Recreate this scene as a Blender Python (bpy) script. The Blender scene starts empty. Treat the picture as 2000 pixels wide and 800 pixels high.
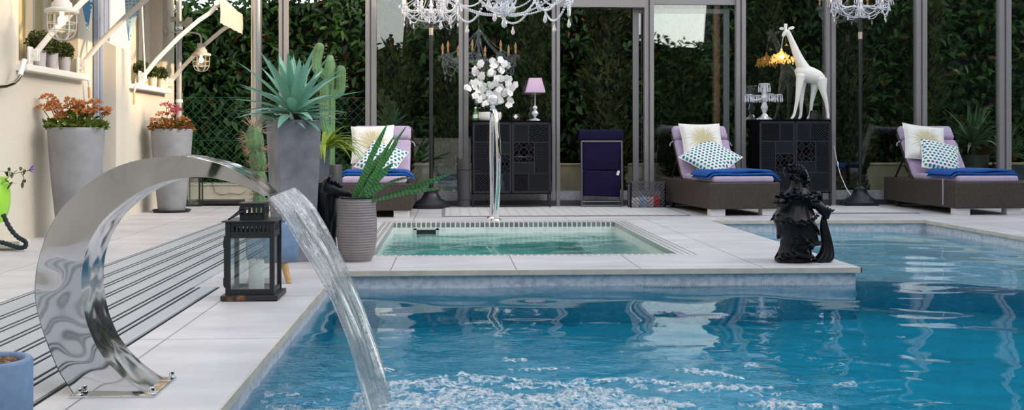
import bpy, math, random
from mathutils import Vector, Matrix
import numpy as np
PI = math.pi
sin, cos = math.sin, math.cos
scene = bpy.context.scene
COL = scene.collection
rnd = random.Random(7)

# ------------------------------------------------------------ camera, sky, sun, exposure
H = 0.85                       # eye height
F = 2100.0                     # focal length in photo pixels (2000 wide)
YAW = math.atan(120.0 / F)
HOR = 272.0                    # horizon row
cam_d = bpy.data.cameras.new('camera')
cam = bpy.data.objects.new('camera', cam_d)
COL.objects.link(cam)
cam.location = (0, 0, H)
cam.rotation_euler = (PI / 2, 0, -YAW)
cam_d.sensor_width = 36.0
cam_d.lens = 36.0 * F / 2000.0
cam_d.shift_y = -(400.0 - HOR) / 2000.0
cam_d.clip_end = 200
scene.camera = cam

SUN_DIR = Vector((-0.85, 0.40, -0.33)).normalized()
world = bpy.data.worlds.new('sky')
scene.world = world
world.use_nodes = True
wn = world.node_tree
wn.nodes.clear()
w_out = wn.nodes.new('ShaderNodeOutputWorld')
w_bg = wn.nodes.new('ShaderNodeBackground')
w_sky = wn.nodes.new('ShaderNodeTexSky')
w_sky.sky_type = 'NISHITA'
w_sky.sun_disc = False
w_sky.sun_elevation = math.asin(-SUN_DIR.z)
w_sky.sun_rotation = math.atan2(-SUN_DIR.x, -SUN_DIR.y)
w_sky.air_density = 1.0
w_sky.dust_density = 3.0
w_hs = wn.nodes.new('ShaderNodeHueSaturation')
w_hs.inputs['Saturation'].default_value = 0.4
wn.links.new(w_sky.outputs[0], w_hs.inputs['Color'])
wn.links.new(w_hs.outputs[0], w_bg.inputs['Color'])
w_bg.inputs['Strength'].default_value = 0.60
wn.links.new(w_bg.outputs[0], w_out.inputs['Surface'])

sun_d = bpy.data.lights.new('sun', 'SUN')
sun_d.energy = 3.6
sun_d.angle = math.radians(1.2)
sun_d.color = (1.0, 0.70, 0.40)
sun = bpy.data.objects.new('sun', sun_d)
sun.rotation_euler = SUN_DIR.to_track_quat('-Z', 'Y').to_euler()
sun.location = (10, -3, 8)
COL.objects.link(sun)

vs = scene.view_settings
scene.display_settings.display_device = 'sRGB'
vs.view_transform = 'Standard'
vs.look = 'None'
vs.gamma = 1.0
vs.use_curve_mapping = False
vs.exposure = 0.16
scene.cycles.max_bounces = 10
scene.cycles.transparent_max_bounces = 24
scene.cycles.glossy_bounces = 5
scene.cycles.sample_clamp_indirect = 6.0

# ------------------------------------------------------------ where a photo pixel lies in the place
FW = Vector((sin(YAW), cos(YAW), 0)); RT = Vector((cos(YAW), -sin(YAW), 0)); EYE = Vector((0, 0, H))
def ray(px, py):
    return FW + RT * ((px - 1000.0) / F) + Vector((0, 0, (HOR - py) / F))
def G(px, py, z=0.0):                       # on a level plane
    d = ray(px, py); return EYE + d * ((z - H) / d.z)
def AY(px, py, y):                          # on an upright plane y = const
    d = ray(px, py); return EYE + d * (y / d.y)
def AX(px, py, x):                          # on an upright plane x = const
    d = ray(px, py); return EYE + d * (x / d.x)

# ------------------------------------------------------------ mesh helper
class M:
    def __init__(s): s.v = []; s.f = []
    def add(s, vs_, fs):
        o = len(s.v); s.v.extend([tuple(p) for p in vs_]); s.f.extend([tuple(i + o for i in f) for f in fs]); return s
    def box(s, c, d, rot=None):
        x, y, z = d[0] / 2, d[1] / 2, d[2] / 2
        ps = [Vector(p) for p in ((-x,-y,-z),(x,-y,-z),(x,y,-z),(-x,y,-z),(-x,-y,z),(x,-y,z),(x,y,z),(-x,y,z))]
        if rot is not None: ps = [rot @ p for p in ps]
        c = Vector(c)
        return s.add([p + c for p in ps], [(0,3,2,1),(4,5,6,7),(0,1,5,4),(1,2,6,5),(2,3,7,6),(3,0,4,7)])
    def bx(s, x0, x1, y0, y1, z0, z1):
        return s.box(((x0+x1)/2, (y0+y1)/2, (z0+z1)/2), (x1-x0, y1-y0, z1-z0))
    def bar(s, p, q, w, h=None, up=(0,0,1)):
        p = Vector(p); q = Vector(q); h = w if h is None else h
        d = q - p; L = d.length
        if L < 1e-6: return s
        z = d / L; u = Vector(up)
        if abs(z.dot(u)) > 0.98: u = Vector((1, 0, 0)) if abs(z.x) < 0.9 else Vector((0, 1, 0))
        x = u.cross(z).normalized(); y = z.cross(x)
        R = Matrix((x, y, z)).transposed()
        return s.box((p + q) / 2, (w, h, L), R)
    def tube(s, pts, r, n=10, cap=True, squash=None):
        pts = [Vector(p) for p in pts]; k = len(pts)
        rs = r if isinstance(r, (list, tuple)) else [r] * k
        rings = []; prev = None
        for i in range(k):
            t = (pts[min(i+1, k-1)] - pts[max(i-1, 0)])
            t = t.normalized() if t.length > 1e-9 else Vector((0,0,1))
            if prev is None:
                u = Vector((0,0,1)) if abs(t.z) < 0.95 else Vector((0,1,0))
                a = u.cross(t).normalized()
            else:
                a = (prev - t * prev.dot(t)); a = a.normalized() if a.length > 1e-6 else prev
            prev = a; b = t.cross(a)
            q = squash or (1, 1)
            rings.append([pts[i] + a * (cos(2*PI*j/n) * rs[i] * q[0]) + b * (sin(2*PI*j/n) * rs[i] * q[1]) for j in range(n)])
        return s.loft(rings, cap)
    def loft(s, rings, cap=True, closed=True):
        n = len(rings[0]); vs_ = [p for r in rings for p in r]; fs = []
        for i in range(len(rings) - 1):
            for j in range(n if closed else n - 1):
                a = i*n + j; b = i*n + (j+1) % n
                fs.append((a, b, b + n, a + n))
        if cap:
            fs.append(tuple(reversed(range(n)))); fs.append(tuple(range((len(rings)-1)*n, len(rings)*n)))
        return s.add(vs_, fs)
    def lathe(s, prof, n=24, c=(0,0,0), cap=False, sx=1, sy=1):
        rings = [[(c[0] + r*cos(2*PI*j/n)*sx, c[1] + r*sin(2*PI*j/n)*sy, c[2] + z) for j in range(n)] for r, z in prof]
        return s.loft(rings, cap)
    def ball(s, c, r, n=12, m=8, sc=(1,1,1)):
        c = Vector(c); rings = []
        for i in range(1, m):
            a = PI * i / m
            rings.append([(c.x + r*sc[0]*sin(a)*cos(2*PI*j/n), c.y + r*sc[1]*sin(a)*sin(2*PI*j/n), c.z - r*sc[2]*cos(a)) for j in range(n)])
        vs_ = [p for q in rings for p in q]; fs = []
        for i in range(m - 2):
            for j in range(n):
                a = i*n + j; b = i*n + (j+1) % n; fs.append((a, b, b+n, a+n))
        bt = len(vs_); vs_.append((c.x, c.y, c.z - r*sc[2])); tp = len(vs_); vs_.append((c.x, c.y, c.z + r*sc[2]))
        for j in range(n):
            fs.append((bt, (j+1) % n, j)); k = (m-2)*n; fs.append((tp, k + j, k + (j+1) % n))
        return s.add(vs_, fs)
    def prism(s, poly, y0, y1):               # polygon in xz, extruded along y (both faces as one ngon)
        n = len(poly)
        return s.add([(x, y0, z) for x, z in poly] + [(x, y1, z) for x, z in poly],
                     [tuple(range(n)), tuple(reversed(range(n, 2*n)))] + [(j, n+j, n+(j+1) % n, (j+1) % n) for j in range(n)])
    def plate(s, poly, z0, z1):               # polygon in xy, extruded along z
        n = len(poly)
        return s.add([(x, y, z0) for x, y in poly] + [(x, y, z1) for x, y in poly],
                     [tuple(reversed(range(n))), tuple(range(n, 2*n))] + [(j, (j+1) % n, n+(j+1) % n, n+j) for j in range(n)])
    def leaf(s, base, d, L, w, bend=0.0, fold=0.25, seg=6, prof=None, up=(0,0,1), th=0.0, twist=0.0):
        """sword or oval leaf: starts at base along d, curls towards -up by bend, folded along its midrib"""
        p = Vector(base); d = Vector(d).normalized(); u = Vector(up)
        if abs(d.dot(u)) > 0.97: u = Vector((cos(L*91), sin(L*91), 0.05))
        side = d.cross(u).normalized(); nrm = side.cross(d)
        if twist:
            R = Matrix.Rotation(twist, 3, d); side = R @ side; nrm = R @ nrm
        rows = []
        for i in range(seg + 1):
            t = i / seg
            ww = w * (prof(t) if prof else math.sqrt(max(0.0, sin(PI * min(1, 0.12 + 0.88*t)))) ) * 0.5
            if i == seg: ww = w * 0.01
            rows.append((p - side*ww + nrm*(ww*fold), p.copy(), p + side*ww + nrm*(ww*fold)))
            R = Matrix.Rotation(-bend / seg, 3, side)
            d = R @ d; nrm = R @ nrm
            p = p + d * (L / seg)
        if th:
            rings = []
            for (a, b, c) in rows:
                k = (c - a).length * th
                n2 = nrm
                rings.append([a, b + n2*0.0, c, b - n2*k])
            return s.loft([[q for q in r] for r in rings], True)
        vs_ = [q for r in rows for q in r]; fs = []
        for i in range(seg):
            a = 3*i; fs.append((a, a+1, a+4, a+3)); fs.append((a+1, a+2, a+5, a+4))
        return s.add(vs_, fs)
    def xf(s, mat_, start=0):
        s.v[start:] = [tuple(mat_ @ Vector(p)) for p in s.v[start:]]; return s
    def build(s, name, mat_, parent=None, smooth=True, angle=38, bevel=0, loc=None, fix=False):
        me = bpy.data.meshes.new(name)
        me.from_pydata(s.v, [], s.f)
        if fix:
            import bmesh
            bm = bmesh.new(); bm.from_mesh(me); bmesh.ops.recalc_face_normals(bm, faces=bm.faces); bm.to_mesh(me); bm.free()
        me.materials.append(mat_)
        if smooth:
            me.shade_smooth()
            me.set_sharp_from_angle(angle=math.radians(angle))
        me.update()
        o = bpy.data.objects.new(name, me); COL.objects.link(o)
        if parent is not None: o.parent = parent
        if loc is not None: o.location = loc
        if bevel:
            b = o.modifiers.new('soft_edge', 'BEVEL'); b.width = bevel; b.segments = 2; b.limit_method = 'ANGLE'
        return o

def rot2(a): return Matrix.Rotation(a, 3, 'Z')
def tag(o, label, cat, group=None, kind=None):
    if label: o['label'] = label
    if cat: o['category'] = cat
    if group: o['group'] = group
    if kind: o['kind'] = kind
    return o
def thing(name, label, cat, loc=(0,0,0), rz=0.0, group=None):
    o = bpy.data.objects.new(name, None); COL.objects.link(o)
    o.location = loc; o.rotation_euler = (0, 0, rz); o.empty_display_size = 0.1
    return tag(o, label, cat, group)
def struct(o, label=None):
    o['kind'] = 'structure'
    if label: o['label'] = label
    return o
def copy_thing(o, loc, rz, label, group=None):
    kids = list(o.children)
    c = o.copy(); COL.objects.link(c); c.location = loc; c.rotation_euler = (0, 0, rz); c['label'] = label
    if group: c['group'] = group
    for k in kids:
        d = k.copy(); COL.objects.link(d); d.parent = c
        for g in list(k.children):
            e = g.copy(); COL.objects.link(e); e.parent = d
    return c

# ------------------------------------------------------------ materials
def nt(name):
    m = bpy.data.materials.new(name); m.use_nodes = True
    t = m.node_tree; t.nodes.clear()
    out = t.nodes.new('ShaderNodeOutputMaterial')
    return m, t, out
def N(t, kind, **kw):
    n = t.nodes.new('ShaderNode' + kind)
    for k, v in kw.items():
        if hasattr(n, k) and not k[0].isupper(): setattr(n, k, v)
        else: n.inputs[k.replace('_', ' ')].default_value = v
    return n
def col4(c): return (c[0], c[1], c[2], 1.0)
def s2l(r, g, b):
    f = lambda c: (c/12.92 if c <= 0.04045 else ((c+0.055)/1.055)**2.4)
    return (f(r/255.0), f(g/255.0), f(b/255.0))
def mat(name, c, rough=0.5, metal=0.0, var=0.0, vscale=8.0, c2=None, bump=0.0, bscale=40.0, spec=0.5, coat=0.0,
        emit=None, estr=0.0, sheen=0.0, coords='Object', stretch=(1,1,1), sub=0.0, lo=0.35, hi=0.65):
    m, t, out = nt(name)
    p = N(t, 'BsdfPrincipled'); t.links.new(p.outputs[0], out.inputs[0])
    p.inputs['Roughness'].default_value = rough; p.inputs['Metallic'].default_value = metal
    p.inputs['Base Color'].default_value = col4(c); p.inputs['Specular IOR Level'].default_value = spec
    if coat: p.inputs['Coat Weight'].default_value = coat
    if sheen: p.inputs['Sheen Weight'].default_value = sheen
    if emit: p.inputs['Emission Color'].default_value = col4(emit); p.inputs['Emission Strength'].default_value = estr
    if sub: p.inputs['Subsurface Weight'].default_value = sub
    if var or c2 or bump:
        tc = N(t, 'TexCoord'); mp = N(t, 'Mapping'); mp.inputs['Scale'].default_value = stretch
        t.links.new(tc.outputs[coords], mp.inputs[0])
    if var or c2:
        nz = N(t, 'TexNoise', Scale=vscale, Detail=5.0, Roughness=0.6); t.links.new(mp.outputs[0], nz.inputs['Vector'])
        rp = N(t, 'ValToRGB'); t.links.new(nz.outputs[0], rp.inputs[0])
        a = c2 if c2 else tuple(max(0, x*(1-var)) for x in c)
        b = c if c2 else tuple(min(1, x*(1+var)) for x in c)
        rp.color_ramp.elements[0].position = lo; rp.color_ramp.elements[1].position = hi
        rp.color_ramp.elements[0].color = col4(a); rp.color_ramp.elements[1].color = col4(b)
        t.links.new(rp.outputs[0], p.inputs['Base Color'])
    if bump:
        nb = N(t, 'TexNoise', Scale=bscale, Detail=4.0); t.links.new(mp.outputs[0], nb.inputs['Vector'])
        bm = N(t, 'Bump', Strength=bump, Distance=0.01); t.links.new(nb.outputs[0], bm.inputs['Height'])
        t.links.new(bm.outputs[0], p.inputs['Normal'])
    return m
def fresnel_mix(t, out, under, ior=1.5, grough=0.0, normal=None, gcol=(1,1,1)):
    """clear sheet: mirror by Fresnel (same from both sides), else `under`"""
    geo = N(t, 'NewGeometry'); mx = N(t, 'Mix'); mx.inputs[2].default_value = ior; mx.inputs[3].default_value = 1.0/ior
    t.links.new(geo.outputs['Backfacing'], mx.inputs[0])
    fr = N(t, 'Fresnel'); t.links.new(mx.outputs[0], fr.inputs['IOR'])
    gl = N(t, 'BsdfGlossy'); gl.inputs['Roughness'].default_value = grough; gl.inputs['Color'].default_value = col4(gcol)
    if normal is not None:
        t.links.new(normal, fr.inputs['Normal']); t.links.new(normal, gl.inputs['Normal'])
    ms = N(t, 'MixShader'); t.links.new(fr.outputs[0], ms.inputs[0]); t.links.new(under.outputs[0], ms.inputs[1]); t.links.new(gl.outputs[0], ms.inputs[2])
    t.links.new(ms.outputs[0], out.inputs['Surface'])
    return ms, fr
def clear_mat(name, tint=(0.95,0.97,0.96), ior=1.5, rough=0.0):
    m, t, out = nt(name)
    tr = N(t, 'BsdfTransparent'); tr.inputs[0].default_value = col4(tint)
    fresnel_mix(t, out, tr, ior, rough)
    return m
# ------------------------------------------------------------ setting materials
def tile_mat(name, c1, c2, grout, w, h, msize, off, rough=0.45, var=0.5, bias=0.0, loc=(0,0,0), offset=0.0, mottle=None, mscale=1.2):
    m, t, out = nt(name)
    p = N(t, 'BsdfPrincipled'); t.links.new(p.outputs[0], out.inputs[0]); p.inputs['Roughness'].default_value = rough
    g = N(t, 'NewGeometry'); mp = N(t, 'Mapping'); mp.inputs['Location'].default_value = loc; mp.inputs['Rotation'].default_value = off
    t.links.new(g.outputs['Position'], mp.inputs[0])
    b = N(t, 'TexBrick'); b.offset = offset; b.squash = 1.0
    for k, v in (('Color1', col4(c1)), ('Color2', col4(c2)), ('Mortar', col4(grout)), ('Scale', 1.0), ('Mortar Size', msize), ('Mortar Smooth', 0.1), ('Bias', bias), ('Brick Width', w), ('Row Height', h)):
        b.inputs[k].default_value = v
    t.links.new(mp.outputs[0], b.inputs['Vector'])
    cout = b.outputs['Color']
    if mottle:
        nz = N(t, 'TexNoise', Scale=mscale, Detail=7.0, Roughness=0.62)
        ms = N(t, 'Mapping'); ms.inputs['Scale'].default_value = (1.0, 2.4, 1.0); t.links.new(g.outputs['Position'], ms.inputs[0]); t.links.new(ms.outputs[0], nz.inputs['Vector'])
        rp = N(t, 'ValToRGB'); rp.color_ramp.elements[0].position = 0.33; rp.color_ramp.elements[1].position = 0.66
        rp.color_ramp.elements[0].color = col4(mottle); rp.color_ramp.elements[1].color = (1,1,1,1); t.links.new(nz.outputs[0], rp.inputs[0])
        mx = N(t, 'Mix'); mx.data_type = 'RGBA'; mx.blend_type = 'MULTIPLY'; mx.inputs[0].default_value = 1.0
        t.links.new(cout, mx.inputs[6]); t.links.new(rp.outputs[0], mx.inputs[7]); cout = mx.outputs[2]
    t.links.new(cout, p.inputs['Base Color'])
    bm = N(t, 'Bump', Strength=0.4, Distance=0.002); bm.invert = True
    t.links.new(b.outputs['Fac'], bm.inputs['Height']); t.links.new(bm.outputs[0], p.inputs['Normal'])
    return m
m_deck = tile_mat('porcelain_paving', (.70,.68,.67), (.665,.645,.64), (.27,.26,.26), 0.82, 1.25, 0.0045, (0,0,0), rough=0.42, loc=(.39, .35, 0), mottle=(.75,.74,.76))
m_coping = mat('coping_edge', (.60,.53,.43), 0.5, var=.12, vscale=6)
m_granite = mat('pool_granite', (.68,.68,.72), 0.55, c2=(.42,.43,.48), vscale=26, lo=.30, hi=.58)
m_poolfloor = mat('pool_stone', (.80,.81,.82), 0.6, c2=(.68,.70,.72), vscale=5)
m_shelf = mat('shelf_granite', (.76,.79,.87), 0.6, c2=(.54,.57,.64), vscale=22)
m_mosaic = tile_mat('spa_mosaic', (.80,.86,.80), (.62,.72,.68), (.88,.88,.84), .05, .05, .004, (0,0,0), rough=.2, bias=-.35)
m_mosaic_v = tile_mat('spa_mosaic_side', (.80,.86,.80), (.60,.70,.66), (.88,.88,.84), .05, .05, .004, (PI/2,0,0), rough=.2, bias=-.35)
m_mosaic_x = tile_mat('spa_mosaic_end', (.80,.86,.80), (.60,.70,.66), (.88,.88,.84), .05, .05, .004, (0,PI/2,0), rough=.2, bias=-.35)
m_rim = tile_mat('spa_rim_mosaic', (.17,.17,.17), (.26,.26,.25), (.80,.80,.77), .05, .042, .007, (0,0,0), rough=.3)
m_wall = mat('cream_render', (.62,.565,.47), 0.9, var=.05, vscale=2.2, bump=.25, bscale=90, coords='Generated')
m_wallcream = mat('garden_wall_render', (.74,.62,.40), 0.9, var=.16, vscale=4, bump=.3, bscale=30)
m_gwall = mat('pale_garden_wall', (.80,.72,.56), 0.9, var=.12, vscale=4, bump=.3, bscale=30)
m_alu = mat('taupe_aluminium', (.24,.225,.225), 0.38, metal=.0, spec=.6)
m_darkalu = mat('dark_aluminium', (.045,.043,.047), 0.4)
m_glass = clear_mat('window_glass', (.90,.935,.92), 1.85)
m_hglass = clear_mat('house_window_glass', (.95,.96,.95), 1.35)
m_soil = mat('soil', (.075,.05,.035), 0.95, c2=(.02,.014,.01), vscale=30, bump=.8, bscale=60)
m_plinth = mat('plinth_stone', (.36,.36,.37), 0.7, c2=(.22,.22,.235), vscale=40)
m_white = mat('white_paint', (.82,.80,.76), 0.4)

XL, XR, LEDY, LEDX, BKY, PNEAR = -0.73, 5.0, 7.0, 2.72, 11.1, 0.6
SX0, SX1, SY0, SY1 = -0.85, 1.82, 7.85, 11.16      # outer edge of the spa rim
RIMW = 0.13
WL = -3.59                                          # face of the house wall
GY = 13.75                                          # glass screen
# ground and deck: one slab with the pool and the spa cut out
SX0 = XL + 0.02
fl = M()
def slab(x0, x1, y0, y1): fl.bx(x0, x1, y0, y1, -0.035, 0.0)
slab(-3.9, XL, -6, 13.95); slab(XL, LEDX, LEDY, SY0); slab(SX1, LEDX, SY0, SY1); slab(XL, SX0, SY0, SY1)
slab(XL, LEDX, SY1, 13.95); slab(LEDX, XR, BKY, 13.95); slab(XR, 12, -6, 13.95); slab(XL, XR, -6, PNEAR)
struct(fl.build('floor', m_deck, smooth=False))
g = M(); g.bx(-9, 14, 13.95, 24, -0.2, -0.02); g.bx(-9, 14, -14, -6, -.2, -.02); g.bx(12, 30, -14, 24, -.2, -.02)
struct(g.build('ground', m_soil, smooth=False))
# beige raw edge of the coping tiles
e = M()
e.bx(XL-.001, XL+.006, PNEAR, LEDY+.006, -.034, -.001); e.bx(XL, LEDX+.006, LEDY-.006, LEDY+.001, -.034, -.001)
e.bx(LEDX-.001, LEDX+.006, LEDY-.006, BKY, -.034, -.001); e.bx(LEDX, XR, BKY-.006, BKY+.001, -.034, -.001); e.bx(XR-.006, XR+.001, PNEAR, BKY, -.034, -.001)
struct(e.build('trim_1', m_coping, smooth=False))
# pool shell
OV = 0.025; DEEP = -1.45
b = M()
b.bx(XL-.25, XL-OV, PNEAR-.2, LEDY+OV, DEEP, -.035); b.bx(XL-.25, LEDX-OV, LEDY+OV, LEDY+.12, DEEP, -.035)
b.bx(LEDX-.12, LEDX-OV, LEDY+OV, BKY+.2, DEEP, -.035); b.bx(LEDX-.1, XR+OV, BKY+OV, BKY+.25, DEEP, -.035)
b.bx(XR+OV, XR+.25, PNEAR-.2, BKY+.25, DEEP, -.035); b.bx(XL-.25, XR+.25, PNEAR-.2, PNEAR-OV, DEEP, -.035)
struct(b.build('wall_pool', m_granite, smooth=False))
b = M(); b.bx(XL-.25, XR+.25, PNEAR-.2, BKY+.25, DEEP-.1, DEEP)
struct(b.build('floor_pool', m_poolfloor, smooth=False))
# shallow shelf in the bay, its inner corner rounded off
c0 = G(1664, 517, -.5); c1 = G(1795, 517, -.5); c2 = G(2000, 580, -.5)
poly = [(LEDX-.03, BKY+.03), (LEDX-.03, 7.45), (3.15, 7.40), (3.5, 7.34), (3.75, 7.15), (3.95, 6.8), (4.35, 6.1), (4.7, 5.5), (XR+.03, 5.0), (XR+.03, BKY+.03)]
b = M(); b.plate(list(reversed(poly)), DEEP, -.40)
struct(b.build('trim_2', m_shelf, smooth=False))
# spa
b = M()
sx0, sx1, sy0, sy1 = SX0+RIMW, SX1-RIMW, SY0+RIMW, SY1-RIMW
SD = -1.0
r = M()
r.bx(SX0, SX1, SY0, sy0, -.05, -.004); r.bx(SX0, SX1, sy1, SY1, -.05, -.004); r.bx(SX0, sx0, sy0, sy1, -.05, -.004); r.bx(sx1, SX1, sy0, sy1, -.05, -.004)
struct(r.build('trim_3', m_rim, smooth=False))
b.bx(sx0-.1, sx1+.1, sy1, sy1+.1, SD, -.05); b.bx(sx0-.1, sx1+.1, sy0-.1, sy0, SD, -.05)
struct(b.build('wall_spa_long', m_mosaic_v, smooth=False))
b = M(); b.bx(sx0-.1, sx0, sy0, sy1, SD, -.05); b.bx(sx1, sx1+.1, sy0, sy1, SD, -.05)
struct(b.build('wall_spa_end', m_mosaic_x, smooth=False))
b = M(); b.bx(sx0-.1, sx1+.1, sy0-.1, sy1+.1, SD-.05, SD); b.bx(sx0, sx1, sy1-.45, sy1, SD, -.5); b.bx(sx1-.45, sx1, sy0, sy1-.45, SD, -.5)
struct(b.build('floor_spa', m_mosaic, smooth=False))

# ------------------------------------------------------------ water
WZ = -0.115
def water_mat(name, vcol, dens, bscale, b_far, b_near):
    m, t, out = nt(name)
    geo = N(t, 'NewGeometry')
    mp = N(t, 'Mapping'); mp.inputs['Scale'].default_value = (1.0, 1.7, 1.0); t.links.new(geo.outputs['Position'], mp.inputs[0])
    nz = N(t, 'TexNoise', Scale=bscale, Detail=2.5, Roughness=0.55, Distortion=0.6); t.links.new(mp.outputs[0], nz.inputs['Vector'])
    dist = N(t, 'VectorMath'); dist.operation = 'DISTANCE'; dist.inputs[1].default_value = (-.1, 3.6, WZ); t.links.new(geo.outputs['Position'], dist.inputs[0])
    mr = N(t, 'MapRange'); mr.inputs[1].default_value = 0.5; mr.inputs[2].default_value = 1.9; mr.inputs[3].default_value = b_near; mr.inputs[4].default_value = b_far
    t.links.new(dist.outputs['Value'], mr.inputs[0])
    bm = N(t, 'Bump', Distance=0.02); t.links.new(nz.outputs[0], bm.inputs['Height']); t.links.new(mr.outputs[0], bm.inputs['Strength'])
    gl = N(t, 'BsdfGlass'); gl.inputs['IOR'].default_value = 1.33; gl.inputs['Roughness'].default_value = 0.0
    t.links.new(bm.outputs[0], gl.inputs['Normal'])
    t.links.new(gl.outputs[0], out.inputs['Surface'])
    va = N(t, 'VolumeAbsorption'); va.inputs['Color'].default_value = col4(vcol); va.inputs['Density'].default_value = dens
    t.links.new(va.outputs[0], out.inputs['Volume'])
    return m
m_water = water_mat('pool_water', (.0, .835, .935), 1.05, 13.0, .012, .8)
m_spawater = water_mat('spa_water', (.12, .80, .78), 0.85, 9.0, .30, .30)
def waves(X, Y, seed, comps):
    rg = np.random.default_rng(seed); Z = np.zeros_like(X)
    for lam, amp, k in comps:
        for _ in range(k):
            a = rg.uniform(0, 2*PI); ph = rg.uniform(0, 2*PI); l = lam * rg.uniform(.75, 1.3)
            Z += amp * np.sin(2*PI/l * (cos(a)*X + sin(a)*Y) + ph + 0.8*np.sin(X*1.7 + Y*.9 + ph))
    return Z
def grid_mesh(name, x0, x1, y0, y1, step, zf, keep, mt):
    nx = int((x1-x0)/step) + 1; ny = int((y1-y0)/step) + 1
    X, Y = np.meshgrid(np.linspace(x0, x1, nx), np.linspace(y0, y1, ny))
    Z = zf(X, Y)
    co = np.stack([X, Y, Z], -1).reshape(-1, 3)
    i = np.arange((ny-1)*(nx-1)); a = (i // (nx-1))*nx + i % (nx-1)
    q = np.stack([a, a+1, a+nx+1, a+nx], -1)
    cx = X.reshape(-1)[q].mean(1); cy = Y.reshape(-1)[q].mean(1)
    q = q[keep(cx, cy)]
    me = bpy.data.meshes.new(name); me.from_pydata(co.tolist(), [], q.tolist()); me.materials.append(mt); me.shade_smooth()
    o = bpy.data.objects.new(name, me); COL.objects.link(o); return o
SPLASH = (-.22, 3.72)
def pool_z(X, Y):
    d = np.hypot(X - SPLASH[0], Y - SPLASH[1])
    far = waves(X, Y, 3, [(1.3, .0026, 4), (.60, .0013, 6), (.30, .00022, 6)])
    near = waves(X, Y, 5, [(.42, .0020, 6), (.22, .0013, 9), (.13, .0007, 8)])
    ring = .004*np.sin(2*PI*d/.33) * np.exp(-d/.7)
    return WZ + far + near*np.exp(-(np.hypot((X-SPLASH[0])*.55, Y-SPLASH[1])/1.3)**2)*1.15 + ring
o = grid_mesh('water_pool', XL-.06, XR+.06, PNEAR-.06, BKY+.06, .03, pool_z, lambda x, y: ~((x < LEDX-.04) & (y > LEDY+.05)), m_water)
struct(o, 'rippling turquoise water in the swimming pool')
o = grid_mesh('water_spa', sx0-.02, sx1+.02, sy0-.02, sy1+.02, .03, lambda X, Y: -.115 + waves(X, Y, 9, [(.8, .0025, 4), (.4, .0016, 6), (.22, .0006, 6)]), lambda x, y: x > -99, m_spawater)
struct(o, 'green tinted water in the tiled spa')

# ------------------------------------------------------------ house wall on the left, with two window recesses
W1 = (9.17, 10.60); W2 = (12.32, 13.66); SILLZ = 1.475
w = M(); xw = WL - .35
w.bx(xw, WL, -6, 14.22, -.1, SILLZ); w.bx(xw, WL, -6, W1[0], SILLZ, 4.6); w.bx(xw, WL, W1[1], W2[0], SILLZ, 4.6); w.bx(xw, WL, W2[1], 14.22, SILLZ, 4.6)
w.bx(xw, WL, W1[0], W1[1], 3.1, 4.6); w.bx(xw, WL, W2[0], W2[1], 3.1, 4.6)
w.bx(xw-.2, xw, -6, 14.22, -.1, 4.6)
struct(w.build('wall_left', m_wall, smooth=False))
pr = M(); pr.bx(WL-.02, WL+.17, 11.22, 11.68, -.02, 1.80)
pr.add([(WL-.02,11.22,1.80),(WL+.17,11.22,1.80),(WL+.17,11.68,1.80),(WL-.02,11.68,1.80),(WL-.02,11.22,1.90),(WL-.02,11.68,1.90)], [(0,1,4),(3,5,2),(1,2,5,4)])
struct(pr.build('trim_4', m_wall, smooth=False))
m_sill = mat('window_sill_paint', (.80,.76,.68), .6)
m_winside = mat('window_frame_paint', (.70,.65,.56), .5)
m_curtain = mat('yellow_cream_blind', (.85,.72,.42), .9, var=.06, vscale=4)
for i, (a, bb) in enumerate((W1, W2)):
    root = bpy.data.objects.new('window_%d' % (i+1), None); COL.objects.link(root); root['kind'] = 'structure'; root.location = (WL, a, SILLZ)
    L = bb - a
    s = M(); s.bx(-.30, .10, -.06, L+.06, -.055, 0); s.build('window_sill', m_sill, root, smooth=False, bevel=.006)
    f = M()
    for y in (.03, L/2, L-.03): f.bx(-.21, -.145, y-.03, y+.03, 0, 1.62)
    for z in (.03, 1.59): f.bx(-.21, -.15, 0, L, z-.03, z+.03)
    f.bx(-.20, -.16, L*.23, L*.23+.03, 0, 1.6); f.bx(-.20, -.16, L*.75, L*.75+.03, 0, 1.6)
    f.build('window_frame', m_winside, root, smooth=False)
    f = M(); f.bx(-.21, -.202, 0, L, 0, 1.62); f.build('pane', m_hglass, root, smooth=False)
    f = M()
    for k in range(24):
        f.bx(-.27, -.225 - (.012 if k % 2 else 0), L*k/24, L*(k+1)/24, 0, 1.62)
    f.build('curtain', m_curtain, root, smooth=False)

# ------------------------------------------------------------ glass screen at the back
POSTS = [(545,563), (714,735), (896,915), (1078,1093), (1258,1276), (1437,1455), (1612,1630), (1788,1808), (1950,1972)]
def PXX(px, y=GY): return AY(px, HOR, y).x
TOPZ = 5.0
for i, (a, bb) in enumerate(POSTS):
    x0, x1 = PXX(a), PXX(bb); wd = x1 - x0
    p = M(); p.bx(x0, x0+wd*.42, GY-.035, GY+.06, 0, TOPZ); p.bx(x0+wd*.42, x0+wd*.56, GY-.015, GY+.06, 0, TOPZ); p.bx(x0+wd*.56, x1, GY-.05, GY+.06, 0, TOPZ)
    struct(p.build('trim_%d' % (i+5), m_alu, smooth=False, bevel=.003))
px0, px1 = PXX(545), PXX(2330)
p = M(); p.bx(px0, px1, GY-.05, GY+.06, TOPZ, TOPZ+.16)
x0, x1 = PXX(1093), PXX(1258); p.bx(x0, x1, GY-.05, GY+.05, AY(1175,15,GY).z, AY(1175,-10,GY).z)
x0, x1 = PXX(1276), PXX(1437); p.bx(x0, x1, GY-.0, GY+.06, AY(1175,8,GY).z, AY(1175,-10,GY).z)
struct(p.build('trim_20', m_alu, smooth=False, bevel=.004))
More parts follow.
